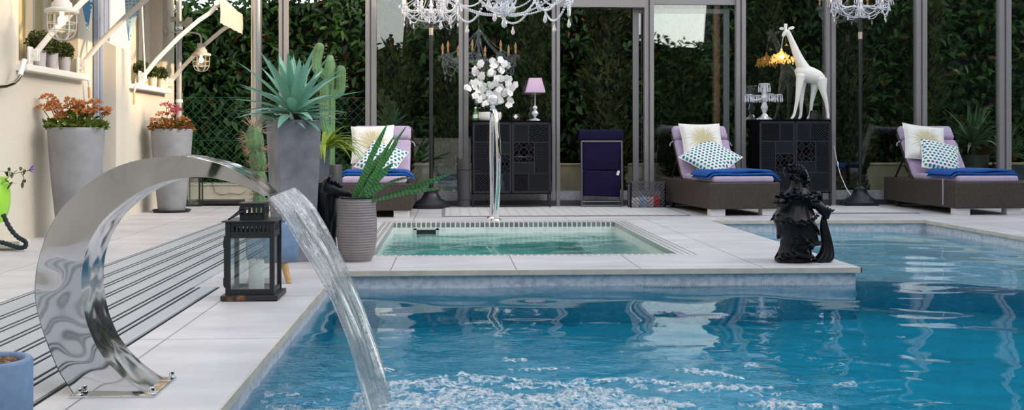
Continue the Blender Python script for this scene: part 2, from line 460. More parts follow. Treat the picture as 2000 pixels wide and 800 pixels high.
p = M(); p.bx(px0, px1, GY-.03, GY+.12, .07, .185); struct(p.build('baseboard_back', m_plinth, smooth=False))
p = M(); p.bx(px0, px1, GY-.045, GY+.12, -.02, .07); struct(p.build('trim_21', m_darkalu, smooth=False))
k = 3
edges = [(563,714), (735,896), (915,1078), (1276,1437), (1455,1612), (1630,1788), (1808,1950), (1972,2330)]
for a, bb in edges[1:]:
    x0, x1 = PXX(a), PXX(bb)
    p = M(); p.bx(x0-.004, x1+.004, GY+.02, GY+.028, .185, TOPZ); struct(p.build('window_%d' % k, m_glass, smooth=False)); k += 1
x0, x1 = PXX(1093), PXX(1258)
p = M(); p.bx(x0, x1, GY+.02, GY+.028, AY(1175,-10,GY).z, TOPZ); struct(p.build('window_%d' % k, m_glass, smooth=False))
# sliding leaf pushed open behind the fixed bay
root = bpy.data.objects.new('door_1', None); COL.objects.link(root); root['kind'] = 'structure'; Y2 = GY+.10
x0, x1 = PXX(1236, Y2), PXX(1424, Y2); root.location = (x0, Y2, .1); Wd = x1 - x0; zt = AY(1300, 17, Y2).z - .1
f = M(); f.bx(0, .075, -.02, .03, 0, zt); f.bx(Wd-.075, Wd, -.02, .03, 0, zt); f.bx(.075, Wd-.075, -.02, .03, zt-.06, zt); f.bx(.075, Wd-.075, -.02, .03, 0, .08)
f.build('door_frame', m_alu, root, smooth=False, bevel=.003)
f = M(); f.bx(.07, Wd-.07, 0, .008, .07, zt-.05); f.build('pane', m_glass, root, smooth=False)
# ------------------------------------------------------------ greenery beyond the terrace
def leaf_mat(name, ca, cb, cc=None, rough=.45, trans=.25, spec=.4):
    m, t, out = nt(name)
    g = N(t, 'NewGeometry'); rp = N(t, 'ValToRGB'); t.links.new(g.outputs['Random Per Island'], rp.inputs[0])
    rp.color_ramp.elements[0].color = col4(ca); rp.color_ramp.elements[1].color = col4(cb)
    if cc:
        e_ = rp.color_ramp.elements.new(.965); e_.color = col4(cb); e2 = rp.color_ramp.elements[-1]; e2.color = col4(cc); e2.position = .975
    p = N(t, 'BsdfPrincipled'); p.inputs['Roughness'].default_value = rough; p.inputs['Specular IOR Level'].default_value = spec
    t.links.new(rp.outputs[0], p.inputs['Base Color'])
    tr = N(t, 'BsdfTranslucent'); t.links.new(rp.outputs[0], tr.inputs[0])
    ms = N(t, 'MixShader'); ms.inputs[0].default_value = trans
    t.links.new(p.outputs[0], ms.inputs[1]); t.links.new(tr.outputs[0], ms.inputs[2]); t.links.new(ms.outputs[0], out.inputs[0])
    return m
m_laurel = leaf_mat('laurel_leaf', (.009,.032,.009), (.070,.165,.030), (.18,.065,.018))
m_cyp = leaf_mat('cypress_leaf', (.026,.044,.014), (.100,.115,.036), (.16,.085,.03), rough=.7)
m_hcore = mat('foliage_shade', (.004,.008,.004), .95)  # near-black colour stands for the shade deep inside foliage
m_bark = mat('bark', (.13,.085,.055), .9, var=.35, vscale=14, bump=.7)

def leaf_cloud(name, pos, dirs, nrm, L, W, mt, parent=None, fold=.18):
    """many pointed leaves, two folded halves each; arrays (n,3)"""
    n = len(pos)
    d = dirs / np.linalg.norm(dirs, axis=1, keepdims=True)
    s = np.cross(d, nrm); s /= np.linalg.norm(s, axis=1, keepdims=True) + 1e-9
    u = np.cross(s, d)
    L = L[:, None]; W = W[:, None]
    b = pos; tip = pos + d*L - u*L*.12
    l1 = pos + d*L*.30 + s*W*.5 + u*W*fold; l2 = pos + d*L*.68 + s*W*.38 + u*W*fold*.6
    r1 = pos + d*L*.30 - s*W*.5 + u*W*fold; r2 = pos + d*L*.68 - s*W*.38 + u*W*fold*.6
    co = np.stack([b, l1, l2, tip, r2, r1], 1).reshape(-1, 3)
    k = np.arange(n)[:, None]*6
    fa = np.concatenate([k + np.array([[0, 3, 2, 1]]), k + np.array([[0, 5, 4, 3]])], 0)
    me = bpy.data.meshes.new(name); me.from_pydata(co.tolist(), [], fa.tolist()); me.materials.append(mt); me.shade_smooth()
    o = bpy.data.objects.new(name, me); COL.objects.link(o)
    if parent is not None: o.parent = parent
    return o
def hedge(name, label, x0, x1, y, z0, ztop, dens, lsize, seed, thick=1.0, face=(0,-1,0), mt=None, cat='hedge'):
    """clipped leafy hedge standing along x (or along y when face is +-x)"""
    rg = np.random.default_rng(seed); mt = mt or m_laurel
    along_y = abs(face[0]) > .5
    root = thing(name, label, cat, ((x0+x1)/2, y, 0) if not along_y else (y, (x0+x1)/2, 0))
    Lx = x1 - x0; hz = ztop if callable(ztop) else (lambda a: ztop)
    n = int(dens*Lx*(hz((x0+x1)/2) - z0))
    a = rg.uniform(-Lx/2, Lx/2, n); hh = np.array([hz(v + (x0+x1)/2) for v in a]); zz = z0 + rg.uniform(0, 1, n)*(hh - z0 + .12)
    bump = .13*np.sin(a*2.3+seed)*np.sin(zz*2.9+1) + .09*np.sin(a*5.1+zz*3.3) + .05*np.sin(a*9+1.3*zz)
    dep = bump + rg.uniform(-.10, .22, n)
    P = np.stack([a, dep, zz], 1)
    D = np.stack([rg.normal(0, .7, n), -rg.uniform(.15, 1.0, n), rg.normal(-.15, .65, n)], 1)
    U = np.stack([rg.normal(0, .35, n), -rg.uniform(.2, 1, n), rg.uniform(.2, 1.2, n)], 1)
    if along_y:
        sg = 1 if face[0] > 0 else -1
        f = lambda q: np.stack([-q[:, 1]*sg, q[:, 0], q[:, 2]], 1)
        P, D, U = f(P), f(D), f(U)
    elif face[1] > 0:
        P[:, 1] *= -1; D[:, 1] *= -1; U[:, 1] *= -1
    L = rg.uniform(.65, 1.2, n)*lsize
    leaf_cloud('foliage', P, D, U, L, L*rg.uniform(.36, .48, n), mt, root)
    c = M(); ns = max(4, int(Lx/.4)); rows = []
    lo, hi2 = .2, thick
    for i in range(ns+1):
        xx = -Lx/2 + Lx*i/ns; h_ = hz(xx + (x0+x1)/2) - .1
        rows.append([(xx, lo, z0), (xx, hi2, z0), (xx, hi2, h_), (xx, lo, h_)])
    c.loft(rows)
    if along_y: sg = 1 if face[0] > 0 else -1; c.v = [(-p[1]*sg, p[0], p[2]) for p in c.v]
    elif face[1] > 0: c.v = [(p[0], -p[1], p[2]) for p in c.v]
    c.build('shade_core', m_hcore, root, smooth=False)  # dark solid core paints the shade between the leaves
    return root
hz_back = lambda x: 2.82 if x < -3.0 else (2.95 if x < -1.6 else 6.0)
hedge('laurel_hedge', 'tall dark laurel hedge filling the background behind the glass screen and the wire fence', -6.0, 9.2, 15.75, 0, hz_back, 300, .165, 11)
hedge('sun_block_hedge', 'unseen high hedge beyond the deep pool, added to block the low sun', -17, 14.9, 14.3, -.2, lambda y: 14.0 if y < -.3 else (8.0 - .163*(y-5.8) if y < 5.8 else 7.95), 14, .50, 12, face=(-1,0,0))  # unseen sun blocker, its top shaped to place the shade
def rear(x):  # hedge top and gaps shaped for what glass and water mirror
    if -3.9 < x < -1.35: return 3.9 + .12*sin(x*9)
    if 5.5 < x < 8.7: return 4.25 - .13*(x-5.5) + .06*sin(x*11)
    return 9.2 + .5*sin(x*1.7)
hedge('unseen_rear_hedge', 'unseen dark greenery behind the camera, shaped for its reflection in the glass screen', -8, 12.5, -7.2, -.2, rear, 55, .28, 13, face=(0,1,0))

# cypress columns close behind the glass
def cypress_mesh(seed, h=3.6, r=.30, n=5200):
    rg = np.random.default_rng(seed)
    z = rg.uniform(.03, 1, n)**.9 * h
    rr = r*(np.clip(1 - (z/h)**3*.75, .1, 1))*(.80 + .22*np.sin(z*7 + seed))
    th = rg.uniform(0, 2*PI, n); q = rr*(.72 + .36*rg.uniform(0, 1, n)**.5 + .10*np.sin(th*5 + z*4))
    P = np.stack([q*np.cos(th), q*np.sin(th), z], 1)
    D = np.stack([np.cos(th)*.55 + rg.normal(0, .35, n), np.sin(th)*.55 + rg.normal(0, .35, n), rg.uniform(.2, 1.1, n)], 1)
    U = np.stack([np.cos(th), np.sin(th), rg.uniform(-.3, .3, n)], 1)
    L = rg.uniform(.05, .12, n)
    return P, D, U, L, L*.42
trees = [(770,.27,'cypress column just behind the glass, beside the left lounger'), (878,.22,'slim cypress with rusty tips by the strapped grey cylinder'), (1035,.27,'cypress column behind the lilac table lamp'),
         (1185,.33,'cypress column seen through the open sliding door'), (1335,.30,'cypress column behind the pillows of the middle lounger'), (1500,.30,'cypress column behind the crystal candelabra'),
         (1662,.28,'cypress column behind the pole of the floor lamp with the power cord'), (1806,.24,'cypress column behind the tall yucca'), (2075,.28,'bright cypress beyond the last post of the glass screen')]
tprev = None
cy_parts = []
for k in range(3):
    cy_parts.append(cypress_mesh(40 + k))
for k, (px, r, lab) in enumerate(trees):
    p0 = AY(px, HOR, 14.45)
    t_ = thing('cypress_tree', lab, 'tree', (p0.x, 14.45, -.02), k*1.3, 'cypress columns behind the glass screen')
    if k < 3:
        f = leaf_cloud('foliage', *cy_parts[k], m_cyp, t_); c = M(); c.lathe([(.05,0),(.06,.3),(.14,.6),(.17,2.2),(.08,3.4),(.01,3.6)], 10); cc = c.build('shade_column', m_hcore, t_)  # dark core stands for the shade inside the cypress
        cy_parts[k] = (f, cc)
    else:
        for q in cy_parts[k % 3]:
            d = q.copy(); COL.objects.link(d); d.parent = t_
    s_ = r/.30; t_.scale = (s_, s_, 1.0 + .05*math.sin(k*2.1))

# garden walls
def gwall(x0, x1, top, lab, mt):
    p = M()
    p.bx(x0, x1, 15.0, 15.1, -.05, top); p.bx(x0, x1, 14.985, 15.115, top-.02, top+.015)
    o = p.build('garden_wall', mt, smooth=False, bevel=.006); o['label'] = lab; struct(o)
gwall(-3.9, -1.2, .235, 'low cracked cream garden wall under the hedge', m_gwall)
gwall(-1.2, 9, .50, 'low ochre garden wall behind the glass screen', m_wallcream)
# crack of the low wall
c = M(); q = [(565,575),(590,610),(600,650),(650,668),(700,655),(760,665),(800,645)]
pts = [AY(240 + a/3.333, 180 + bb/3.333, 14.985) for a, bb in q]
for a, bb in zip(pts, pts[1:]): c.bar(a, bb, .008, .004)
struct(c.build('trim_30', m_soil, smooth=False))
# grey edging plank on the ground before it
pl = M(); pl.bx(-3.5, -2.75, 14.3, 14.6, 0.0, .05); tag(pl.build('edging_plank', m_darkalu, smooth=False, bevel=.006), 'dark grey edging plank lying before the low cracked wall', 'plank')

# unseen low pale wall behind the camera, added for the steel cheek to mirror
p = M(); p.bx(WL, 3.0, -5.7, -5.5, 0, .85); p.bx(WL, 3.0, -5.73, -5.47, .85, .89); struct(p.build('wall_reflector', m_wall, smooth=False, bevel=.004))
# green chain link fence
m_wire = mat('green_wire', (.03,.13,.06), .5)
fx0, fx1, fz0, fz1, fy = AY(350,272,14.8).x, AY(735,272,14.8).x, .25, 1.42, 14.8
fence = thing('chain_link_fence', 'green diamond wire fence in front of the laurel hedge', 'fence', (fx0, fy, 0))
wm = M(); Wf = fx1 - fx0; hf = fz1 - fz0; st = .115
k = -hf
while k < Wf:
    a0, a1 = max(0, k), min(Wf, k + hf)
    if a1 > a0:
        wm.bar((a0, 0, fz0 + (a0-k)), (a1, 0, fz0 + (a1-k)), .005); wm.bar((a0, .006, fz1 - (a0-k)), (a1, .006, fz1 - (a1-k)), .005)
    k += st
wm.build('mesh', m_wire, fence, smooth=False)
for zz in (fz0, (fz0+fz1)/2, fz1):
    r_ = M(); r_.bar((0,.003,zz), (Wf,.003,zz), .006); r_.build('line_wire', m_wire, fence, smooth=False)
for xx in (0.02, Wf*.5, Wf-.02):
    r_ = M(); r_.tube([(xx,.04,0),(xx,.04,fz1+.06)], .022, 8); r_.build('post', m_wire, fence)

# round wooden post on the right deck, mirrored in the sliding leaf
m_wood = mat('oiled_wood', (.42,.22,.11), .5, var=.25, vscale=5, stretch=(6,6,1))
ps = thing('garden_post', 'tall round wooden post on the deck beside the pool, mirrored in the glass', 'post', (5.75, 4.6, 0))
p = M(); p.lathe([(.065,.02),(.065,3.9),(.03,3.97),(.001,3.98)], 16); p.build('pole', m_wood, ps)
p = M(); p.lathe([(.001,0),(.13,0),(.13,.02),(.08,.03),(.08,.10),(.07,.10)], 20); p.build('base', m_darkalu, ps)
# ------------------------------------------------------------ house side: awnings, lamps, bunting, pipe
m_cloth = mat('awning_cloth', (.50,.42,.34), .9, var=.06, vscale=60, stretch=(1,30,1))
m_arm = mat('white_awning_metal', (.82,.79,.74), .35)
m_handle = mat('beech_grip', (.62,.42,.22), .5)
m_chrome = mat('polished_steel', (.80,.80,.81), .06, 1.0)
m_brushed = mat('brushed_steel', (.55,.54,.53), .28, 1.0)
m_black = mat('black_metal', (.014,.015,.018), .42)
m_bulb = mat('lit_bulb', (1,.85,.6), .3, emit=(1,.72,.38), estr=9.0)
m_jar = clear_mat('jar_glass', (.95,.96,.95), 1.5)
BARX, BARZ = -2.69, 2.42
def awning(y0, y1, lab, crank):
    a = thing('window_awning', lab, 'awning', (WL, y0, 1.57), 0, 'awnings over the house windows')
    dx, dz, L = BARX - WL, BARZ - 1.57, y1 - y0
    for y in (0, L):
        m = M(); m.tube([(.04,y,.0),(.20,y,.20),(.45,y,.46),(.68,y,.66),(.80,y,.74),(dx,y,dz)], .026, 10, squash=(.7,1)); ar = m.build('arm', m_arm, a)
        m = M(); m.bx(.0, .018, y-.045, y+.045, -.09, .07); m.bx(.0, .08, y-.03, y-.02, -.05, .05); m.bx(.0, .08, y+.02, y+.03, -.05, .05); m.tube([(.05,y-.035,0),(.05,y+.035,0)], .014, 8); m.build('bracket', m_arm, a, bevel=.003)
    m = M(); m.tube([(dx,-.10,dz),(dx,L+.10,dz)], .03, 10); m.build('front_bar', m_arm, a)
    m = M(); n = 12
    for (xa, za, xb, zb) in ((dx, dz+.032, .02, 1.75),):
        m.add([(xa,-.08,za),(xa,L+.08,za),(xb,L+.08,zb),(xb,-.08,zb),(xa,-.08,za+.006),(xa,L+.08,za+.006),(xb,L+.08,zb+.006),(xb,-.08,zb+.006)], [(0,1,2,3),(7,6,5,4),(0,4,5,1),(1,5,6,2),(2,6,7,3),(3,7,4,0)])
    m.build('canopy', m_cloth, a, smooth=False)
    m = M(); k = 16; top = []; bot = []
    for i in range(k+1):
        y = -.08 + (L+.16)*i/k; w_ = .012*sin(i*1.9)
        top.append((dx+.032, y, dz+.03)); bot.append((dx+.04+w_, y, dz-.23))
    rows = [top, [((p[0]+q[0])/2+.008, p[1], (p[2]+q[2])/2) for p, q in zip(top, bot)], bot]
    bk = [[(p[0]-.004, p[1], p[2]) for p in r_] for r_ in rows]
    m.loft(rows + bk[::-1], False, False); m.build('valance', m_cloth, a)
    m = M(); m.tube(crank[:-1], .009, 8); c = m.build('crank_rod', m_arm, a)
    m = M(); p, q = Vector(crank[-2]), Vector(crank[-1]); m.tube([p, q], .014, 8); m.build('crank_grip', m_handle, c)
    return a
def awp(px, py, x, y0): v = AX(px, py, x); return (v.x - WL, v.y - y0, v.z - 1.57)
Y1a, Y1b = AX(57,115,WL).y, AX(152,127,WL).y
awning(Y1a, Y1b, 'cream awning with white folding arms over the nearer house window', [awp(163,128,WL+.06,Y1a), awp(168,148,WL+.06,Y1a), awp(173,160,WL+.06,Y1a), awp(174,170,WL+.06,Y1a), awp(175,192,WL+.06,Y1a)])
Y2a, Y2b = AX(272,150,WL).y, AX(326,163,WL).y
awning(Y2a, Y2b, 'cream awning with a hanging valance over the farther house window, by the hedge', [awp(277,0,WL+.08,Y2a), awp(283,140,WL+.08,Y2a), awp(281,156,WL+.08,Y2a), awp(267,165,WL+.08,Y2a), awp(262,180,WL+.08,Y2a), awp(262,204,WL+.08,Y2a)])

def cage_lamp(loc, s, lab, arm):
    t_ = thing('cage_lamp', lab, 'wall lamp', loc, 0, 'lit cage lamps on the house wall')
    z = lambda v: v*s
    m = M(); m.lathe([(r*s, h*s) for r, h in [(.02,.17),(.05,.165),(.055,.10),(.075,.08),(.08,.045),(.125,.03),(.13,.015),(.125,0),(.10,0)]], 20); m.build('lamp_cap', mlampcap, t_)
    m = M(); m.lathe([(r*s, h*s) for r, h in [(.09,0),(.092,-.06),(.085,-.12),(.065,-.165),(.03,-.185),(.001,-.19)]], 20); m.build('glass_jar', m_jar, t_)
    m = M(); m.ball((0,0,-.055*s), .032*s, 12, 10, (1,1,1.2)); m.tube([(0,0,-.02*s),(0,0,.01*s)], .016*s, 8); m.build('bulb', m_bulb, t_)
    m = M()
    for k in range(6):
        a = k*PI/3 + .3; m.tube([(cos(a)*r*s, sin(a)*r*s, h*s) for r, h in [(.108,.005),(.108,-.08),(.102,-.14),(.078,-.185),(.04,-.205),(0,-.208)]], .004*s, 6)
    for r, h in ((.11,-.075),(.104,-.135)): m.tube([(cos(j*PI/10)*r*s, sin(j*PI/10)*r*s, h*s) for j in range(21)], .004*s, 6, False)
    m.build('wire_cage', mlampcap, t_)
    m = M(); m.tube([(0,0,.16*s)] + arm, .012, 8); m.lathe([(.001,0),(.05,0),(.05,.02),(.001,.02)], 14, c=(0,0,0)); 
    m.xf(Matrix.Translation(Vector(arm[-1])) @ Matrix.Rotation(PI/2, 4, 'Y'), len(m.v)-56) ; m.build('wall_bracket', mlampcap, t_)
mlampcap = mat('galvanised_paint', (.52,.49,.45), .5, var=.12, vscale=12)
p = AY(121, 30, 8.8); cage_lamp((p.x, 8.8, AY(121,26,8.8).z), 1.02, 'large lit cage lamp with glass jar in front of the nearer awning arm', [(0,0,.24),(-.05,0,.29),(-.15,0,.30),(WL-p.x+.01,0,.30)])
p = AY(393, 109, 13.75); cage_lamp((p.x, 13.75, AY(393,109,13.75).z), .94, 'smaller cage lamp on a bracket at the house corner, against the hedge', [(0,0,.22),(-.02,0,.27),(-.08,0,.29),(WL-p.x+.01,0,.30)])

# bunting
def dots_mat(name, bg, dot, sc, thr):
    m, t, out = nt(name); p = N(t, 'BsdfPrincipled', Roughness=.9); t.links.new(p.outputs[0], out.inputs[0])
    tc = N(t, 'TexCoord'); v = N(t, 'TexVoronoi', Scale=sc, Randomness=0.25); t.links.new(tc.outputs['Object'], v.inputs['Vector'])
    rp = N(t, 'ValToRGB'); rp.color_ramp.interpolation = 'CONSTANT'; rp.color_ramp.elements[0].color = col4(dot); rp.color_ramp.elements[1].color = col4(bg); rp.color_ramp.elements[1].position = thr
    t.links.new(v.outputs['Distance'], rp.inputs[0]); t.links.new(rp.outputs[0], p.inputs['Base Color']); return m
m_flag = dots_mat('blue_spotted_cotton', (.10,.27,.50), (.72,.82,.86), 24, .30)
m_flag2 = dots_mat('pale_blue_spotted_cotton', (.50,.68,.78), (.10,.33,.60), 30, .30)
def flag(pts, y, mt, lab):
    c = AY(pts[0][0], pts[0][1], y); m = M(); v = [AY(a, b, y) - c for a, b in pts]
    (a, b, tip) = v; rows = []
    for i in range(7):
        t = i/6; l = a.lerp(tip, t); r_ = b.lerp(tip, t); w_ = .012*sin(i*1.3)
        rows.append([(l.x, w_, l.z), ((l.x+r_.x)/2, w_-.012, (l.z+r_.z)/2), (r_.x, w_+.006, r_.z), ((l.x+r_.x)/2, w_-.008, (l.z+r_.z)/2)])
    m.loft(rows); o = m.build('bunting_flag', mt, loc=c); tag(o, lab, 'flag', 'bunting on the house wall')
flag([(150,-50),(193,-45),(170,60)], 10.2, m_flag, 'blue bunting pennant hanging left of the second awning arm')
flag([(240,-30),(286,-25),(251,85)], 10.62, m_flag2, 'pale spotted bunting pennant hanging behind the curved awning arm')
m = M(); m.tube([(-3.56,10.0,2.6), AY(150,-50,10.2), AY(193,-45,10.2), AY(240,-30,10.62), AY(286,-25,10.62), (-3.2,11.2,2.75), (-3.56,11.7,2.9)], .004, 5)
tag(m.build('bunting_string', m_white), 'thin cord carrying the blue pennants along the wall', 'cord')
# wavy grey bracket, drainpipe, blue folded shutter
m = M(); q = [(330,20),(334,44),(345,40),(356,50),(366,57),(377,48),(375,34),(366,33),(360,41),(349,41),(341,32),(333,34)]
c = AY(331, 38, 13.9); m.prism([((AY(a,b,13.9)-c).x, (AY(a,b,13.9)-c).z) for a, b in q], -.012, .012)
tag(m.build('wavy_bracket', mlampcap, loc=c, smooth=False), 'grey wavy edged bracket fixed to the end of the house wall', 'bracket')
pp = AY(350, 272, 14.27)
dp = thing('drainpipe', 'grey drainpipe running down the far corner of the house', 'pipe', (pp.x, 14.27, 0))
m_zinc = mat('zinc', (.40,.39,.39), .45, .4, var=.1)
m = M(); m.tube([(0,0,0),(0,0,4.4)], .036, 14); m.build('pipe', m_zinc, dp)
for z in (AY(350,197,14.27).z, 2.3, .4): m = M(); m.tube([(0,0,z-.02),(0,0,z+.02)], .045, 14); m.build('clamp', m_white, dp)
m_shut = mat('grey_blue_paint', (.27,.31,.40), .5, var=.06)
Ysa, Ysb = AX(180,200,WL).y, AX(205,200,WL).y
sh = thing('folded_shutter', 'tall grey blue folded shutter standing flat against the house wall', 'shutter', (WL+.01, Ysa, 0))
for k in range(3):
    m = M(); w_ = (Ysb-Ysa)/3; y0 = k*w_; m.bx(0, .03, y0+.005, y0+w_-.005, .06, 3.2); m.bx(.03, .045, y0+.01, y0+.035, .06, 3.2); m.bx(.03, .045, y0+w_-.035, y0+w_-.01, .06, 3.2); m.build('panel', m_shut, sh, smooth=False, bevel=.004)
m = M(); m.bx(0, .05, 0, Ysb-Ysa, 0, .06); m.build('bottom_rail', m_shut, sh, smooth=False)

# box plants on the window sills
m_box = leaf_mat('box_leaf', (.03,.055,.012), (.12,.15,.035)); m_greypot = mat('pale_grey_pot', (.40,.39,.44), .6); m_creampot = mat('cream_pot', (.62,.54,.46), .6)
def boxpot(px, py, x, r, h, lab, pm, ball, seed):
    p = AX(px, py, x); t_ = thing('box_plant', lab, 'plant', (x, p.y, SILLZ), 0, 'clipped box plants on the window sills')
    m = M(); m.lathe([(.001,.0),(r*.82,0),(r,h),(r*1.04,h),(r*1.04,h+.008),(r*.94,h+.008),(r*.92,h-.01),(.001,h-.012)], 18); m.lathe([(r*.93,h*.5),(r*.96,h*.5),(r*.96,h*.53),(r*.93,h*.53)], 18); m.build('pot', pm, t_)
    rg = np.random.default_rng(seed); n = 620; v = rg.normal(0, 1, (n,3)); v /= np.linalg.norm(v, axis=1, keepdims=True)
    P = v*ball*rg.uniform(.72,1.0,(n,1)) + np.array([0,0,h+ball*.75]); L = rg.uniform(.018,.032,n)
    leaf_cloud('foliage', P, v + rg.normal(0,.6,(n,3)), v + rg.normal(0,.4,(n,3)), L, L*.6, m_box, t_)
    m = M(); m.ball((0,0,h+ball*.7), ball*.8, 10, 8); m.build('shade_ball', m_hcore, t_)  # dark ball paints the shade inside the clipped plant
boxpot(76,110,WL-.03,.062,.15,'largest clipped box ball in a grey pot, nearest on the first window sill', m_greypot, .105, 1)
boxpot(101,115,WL-.01,.056,.145,'box plant in a grey pot in the middle of the first window sill', m_greypot, .075, 2)
boxpot(126,120,WL-.01,.056,.135,'box plant in a grey pot at the far end of the first window sill', m_greypot, .078, 3)
boxpot(276,150,WL-.04,.056,.145,'box plant in a cream pot half hidden by the white crank rod', m_creampot, .085, 4)
boxpot(298,150,WL-.03,.054,.13,'box plant in a cream pot in the middle of the second sill', m_creampot, .075, 5)
boxpot(314,155,WL-.02,.054,.13,'box plant in a cream pot nearest the outer awning arm on the second sill', m_creampot, .078, 6)

# bent chrome rail at the wall
cr = AX(25, 163, WL+.12)
hr = thing('wall_rail', 'bent chrome rail with a white grip standing off the house wall', 'rail', (WL+.12, cr.y, cr.z))
f_ = lambda a, b: AX(a, b, WL+.12) - cr
m = M(); m.tube([f_(-60,171)+Vector((-.12,0,0)), f_(-58,171), f_(-10,170), f_(10,168), f_(25,163), f_(34,155), f_(39,147)], .018, 12); m.build('tube', m_chrome, hr)
m = M(); m.tube([f_(39,147), f_(44,132), f_(48,117)], .021, 12); m.build('grip', m_white, hr)

# ------------------------------------------------------------ tall grey planters at the wall
m_planter = mat('grey_fibre_clay', (.25,.255,.27), .62, var=.16, vscale=3.5, bump=.08, bscale=50)
m_orange = leaf_mat('orange_petal', (.42,.15,.045), (.66,.27,.09), rough=.7); m_pinkp = leaf_mat('pink_petal', (.42,.06,.09), (.60,.14,.17), rough=.7)
m_kal = leaf_mat('kalanchoe_leaf', (.05,.11,.015), (.22,.25,.04)); m_kalred = leaf_mat('reddening_leaf', (.10,.13,.02), (.42,.13,.05))
def planter(loc, r, h, lab, tray, heads, leafm, seed, spread):
    t_ = thing('tall_planter', lab, 'planter', loc, 0, 'tall grey planters along the house wall')
    z0 = .02 if tray else 0.0
    prof = [(.001,z0),(r*.62,z0),(r*.66,z0+.02),(r*.86,z0+h*.5),(r*.97,z0+h*.85),(r,h*.965),(r,h),(r*.985,h+.004),(r*.90,h),(r*.88,h-.06),(.001,h-.06)]
    m = M(); m.lathe(prof, 40); m.build('pot', m_planter, t_, angle=50)
    m = M(); m.ball((0,0,h-.06), r*.86, 16, 6, (1,1,.08)); m.build('soil', m_soil, t_)
    if tray: m = M(); m.lathe([(.001,0),(r*.85,0),(r*.93,.03),(r*.90,.032),(r*.82,.012),(.001,.012)], 32); m.build('saucer', m_black, t_)
    rg = np.random.default_rng(seed); n = 430
    th = rg.uniform(0, 2*PI, n); q = spread*np.sqrt(rg.uniform(0,1,n)); P = np.stack([q*np.cos(th), q*np.sin(th), h - .02 + rg.uniform(0,.16,n)*(1.1 - .8*q/spread)], 1)
    D = np.stack([np.cos(th), np.sin(th), rg.uniform(.0,1.2,n)], 1) + rg.normal(0,.4,(n,3)); U = rg.normal(0,.4,(n,3)) + np.array([0,0,1.])
    L = rg.uniform(.03,.07,n); leaf_cloud('foliage', P, D, U, L, L*.7, leafm, t_)
    for (dx, dy, dz, rr, mt) in heads:
        m = M(); m.tube([(dx*.5,dy*.5,h-.05),(dx*.8,dy*.8,h+dz*.5),(dx,dy,h+dz)], .004, 5)
        st_ = m.build('stem', m_kal, t_)
        n = 80; v = rg.normal(0,1,(n,3)); v[:,2] = np.abs(v[:,2])*.8; v /= np.linalg.norm(v, axis=1, keepdims=True)
        P = v*rr*np.array([1,1,.7])*rg.uniform(.6,1,(n,1)) + np.array([dx,dy,h+dz]); L = rg.uniform(.016,.026,n)
        leaf_cloud('flower_head', P, v + rg.normal(0,.5,(n,3)), v*.3 + np.array([0,-.6,.8]) + rg.normal(0,.3,(n,3)), L, L*.8, mt, st_)
def hd(px0, t, lst, mt): 
    return [((px-px0)*t/F, rnd.uniform(-.10,.10), (bz)*t/F, 1.35*r*t/F, mt) for px, bz, r in lst]
planter((-3.26, 9.58, 0), .235, .95, 'nearer tall grey planter with orange flowers by the house wall', False,
        hd(157, 9.58, [(106,55,10),(100,36,9),(112,38,11),(124,32,10),(131,22,10),(118,45,9),(135,18,9),(146,36,12),(152,50,8),(158,30,12),(168,44,9),(170,28,9),(178,24,9),(185,35,10),(196,46,9),(189,30,8),(211,33,8),(206,26,5),(142,24,10),(163,38,8)], m_orange), m_kal, 21, .245)
planter((-3.26, 12.8, 0), .238, .97, 'farther tall grey planter on a black saucer, beside the wire fence', True,
        hd(339, 12.8, [(338,38,11),(332,44,8),(345,34,9),(340,28,8)], m_pinkp) + hd(339, 12.8, [(366,16,8),(312,14,8),(322,26,8),(330,12,8)], m_orange), m_kalred, 22, .245)

# black floor lantern behind the farther planter
def lantern_thin(loc, lab):
    t_ = thing('floor_lantern', lab, 'lantern', loc)
    m = M()
    for x in (-.08,.08):
        for y in (-.08,.08): m.bx(x-.009, x+.009, y-.009, y+.009, .02, .36)
    m.bx(-.10,.10,-.10,.10,0,.025); m.bx(-.10,.10,-.10,.10,.36,.375); m.build('frame', m_black, t_, smooth=False)
    m = M(); m.lathe([(.14,.375),(.05,.44),(.045,.45),(.001,.45)], 4); m.build('roof', m_black, t_, smooth=False)
    m = M()
    for a in (-.082,.08): m.bx(a, a+.002, -.07, .07, .025, .36); m.bx(-.07, .07, a, a+.002, .025, .36)
    m.build('pane', m_glass, t_, smooth=False)
p = G(380, 402); lantern_thin((p.x, p.y, 0), 'small black glazed lantern on the ground behind the farther planter')

# ------------------------------------------------------------ lime planter with rope at the left edge
lp = G(-24, 487); LX, LY = lp.x + .05, lp.y
m_lime = mat('lime_plastic', (.33,.68,.06), .35, bump=.5, bscale=14, sub=.0)
t_ = thing('lime_planter', 'lime green rounded planter on a cream foot, holding a purple flowering plant', 'planter', (LX, LY, 0))
m = M(); m.lathe([(.001,.20),(.06,.21),(.095,.27),(.115,.36),(.114,.45),(.10,.53),(.09,.56),(.08,.55),(.001,.53)], 28); m.build('pot', m_lime, t_)
s_ = LY/F
m = M(); m.bx(-.07, 57*s_, -.10, .10, 0.02, .075); m.tube([(0,0,.07),(0,0,.21)], .035, 12); m.build('foot', mat('cream_plastic', (.72,.67,.58), .5), t_, bevel=.006)
m = M()
for (pth) in ([(0,350),(12,338),(30,334),(48,330)], [(0,345),(6,352),(12,358),(8,362)], [(30,333),(36,345),(32,356)]):
    m.tube([(( a+24)*s_, -.05, .85-(b-HOR)*s_) for a, b in pth], .003, 5)
m.build('stem', m_kal, t_)
m = M()
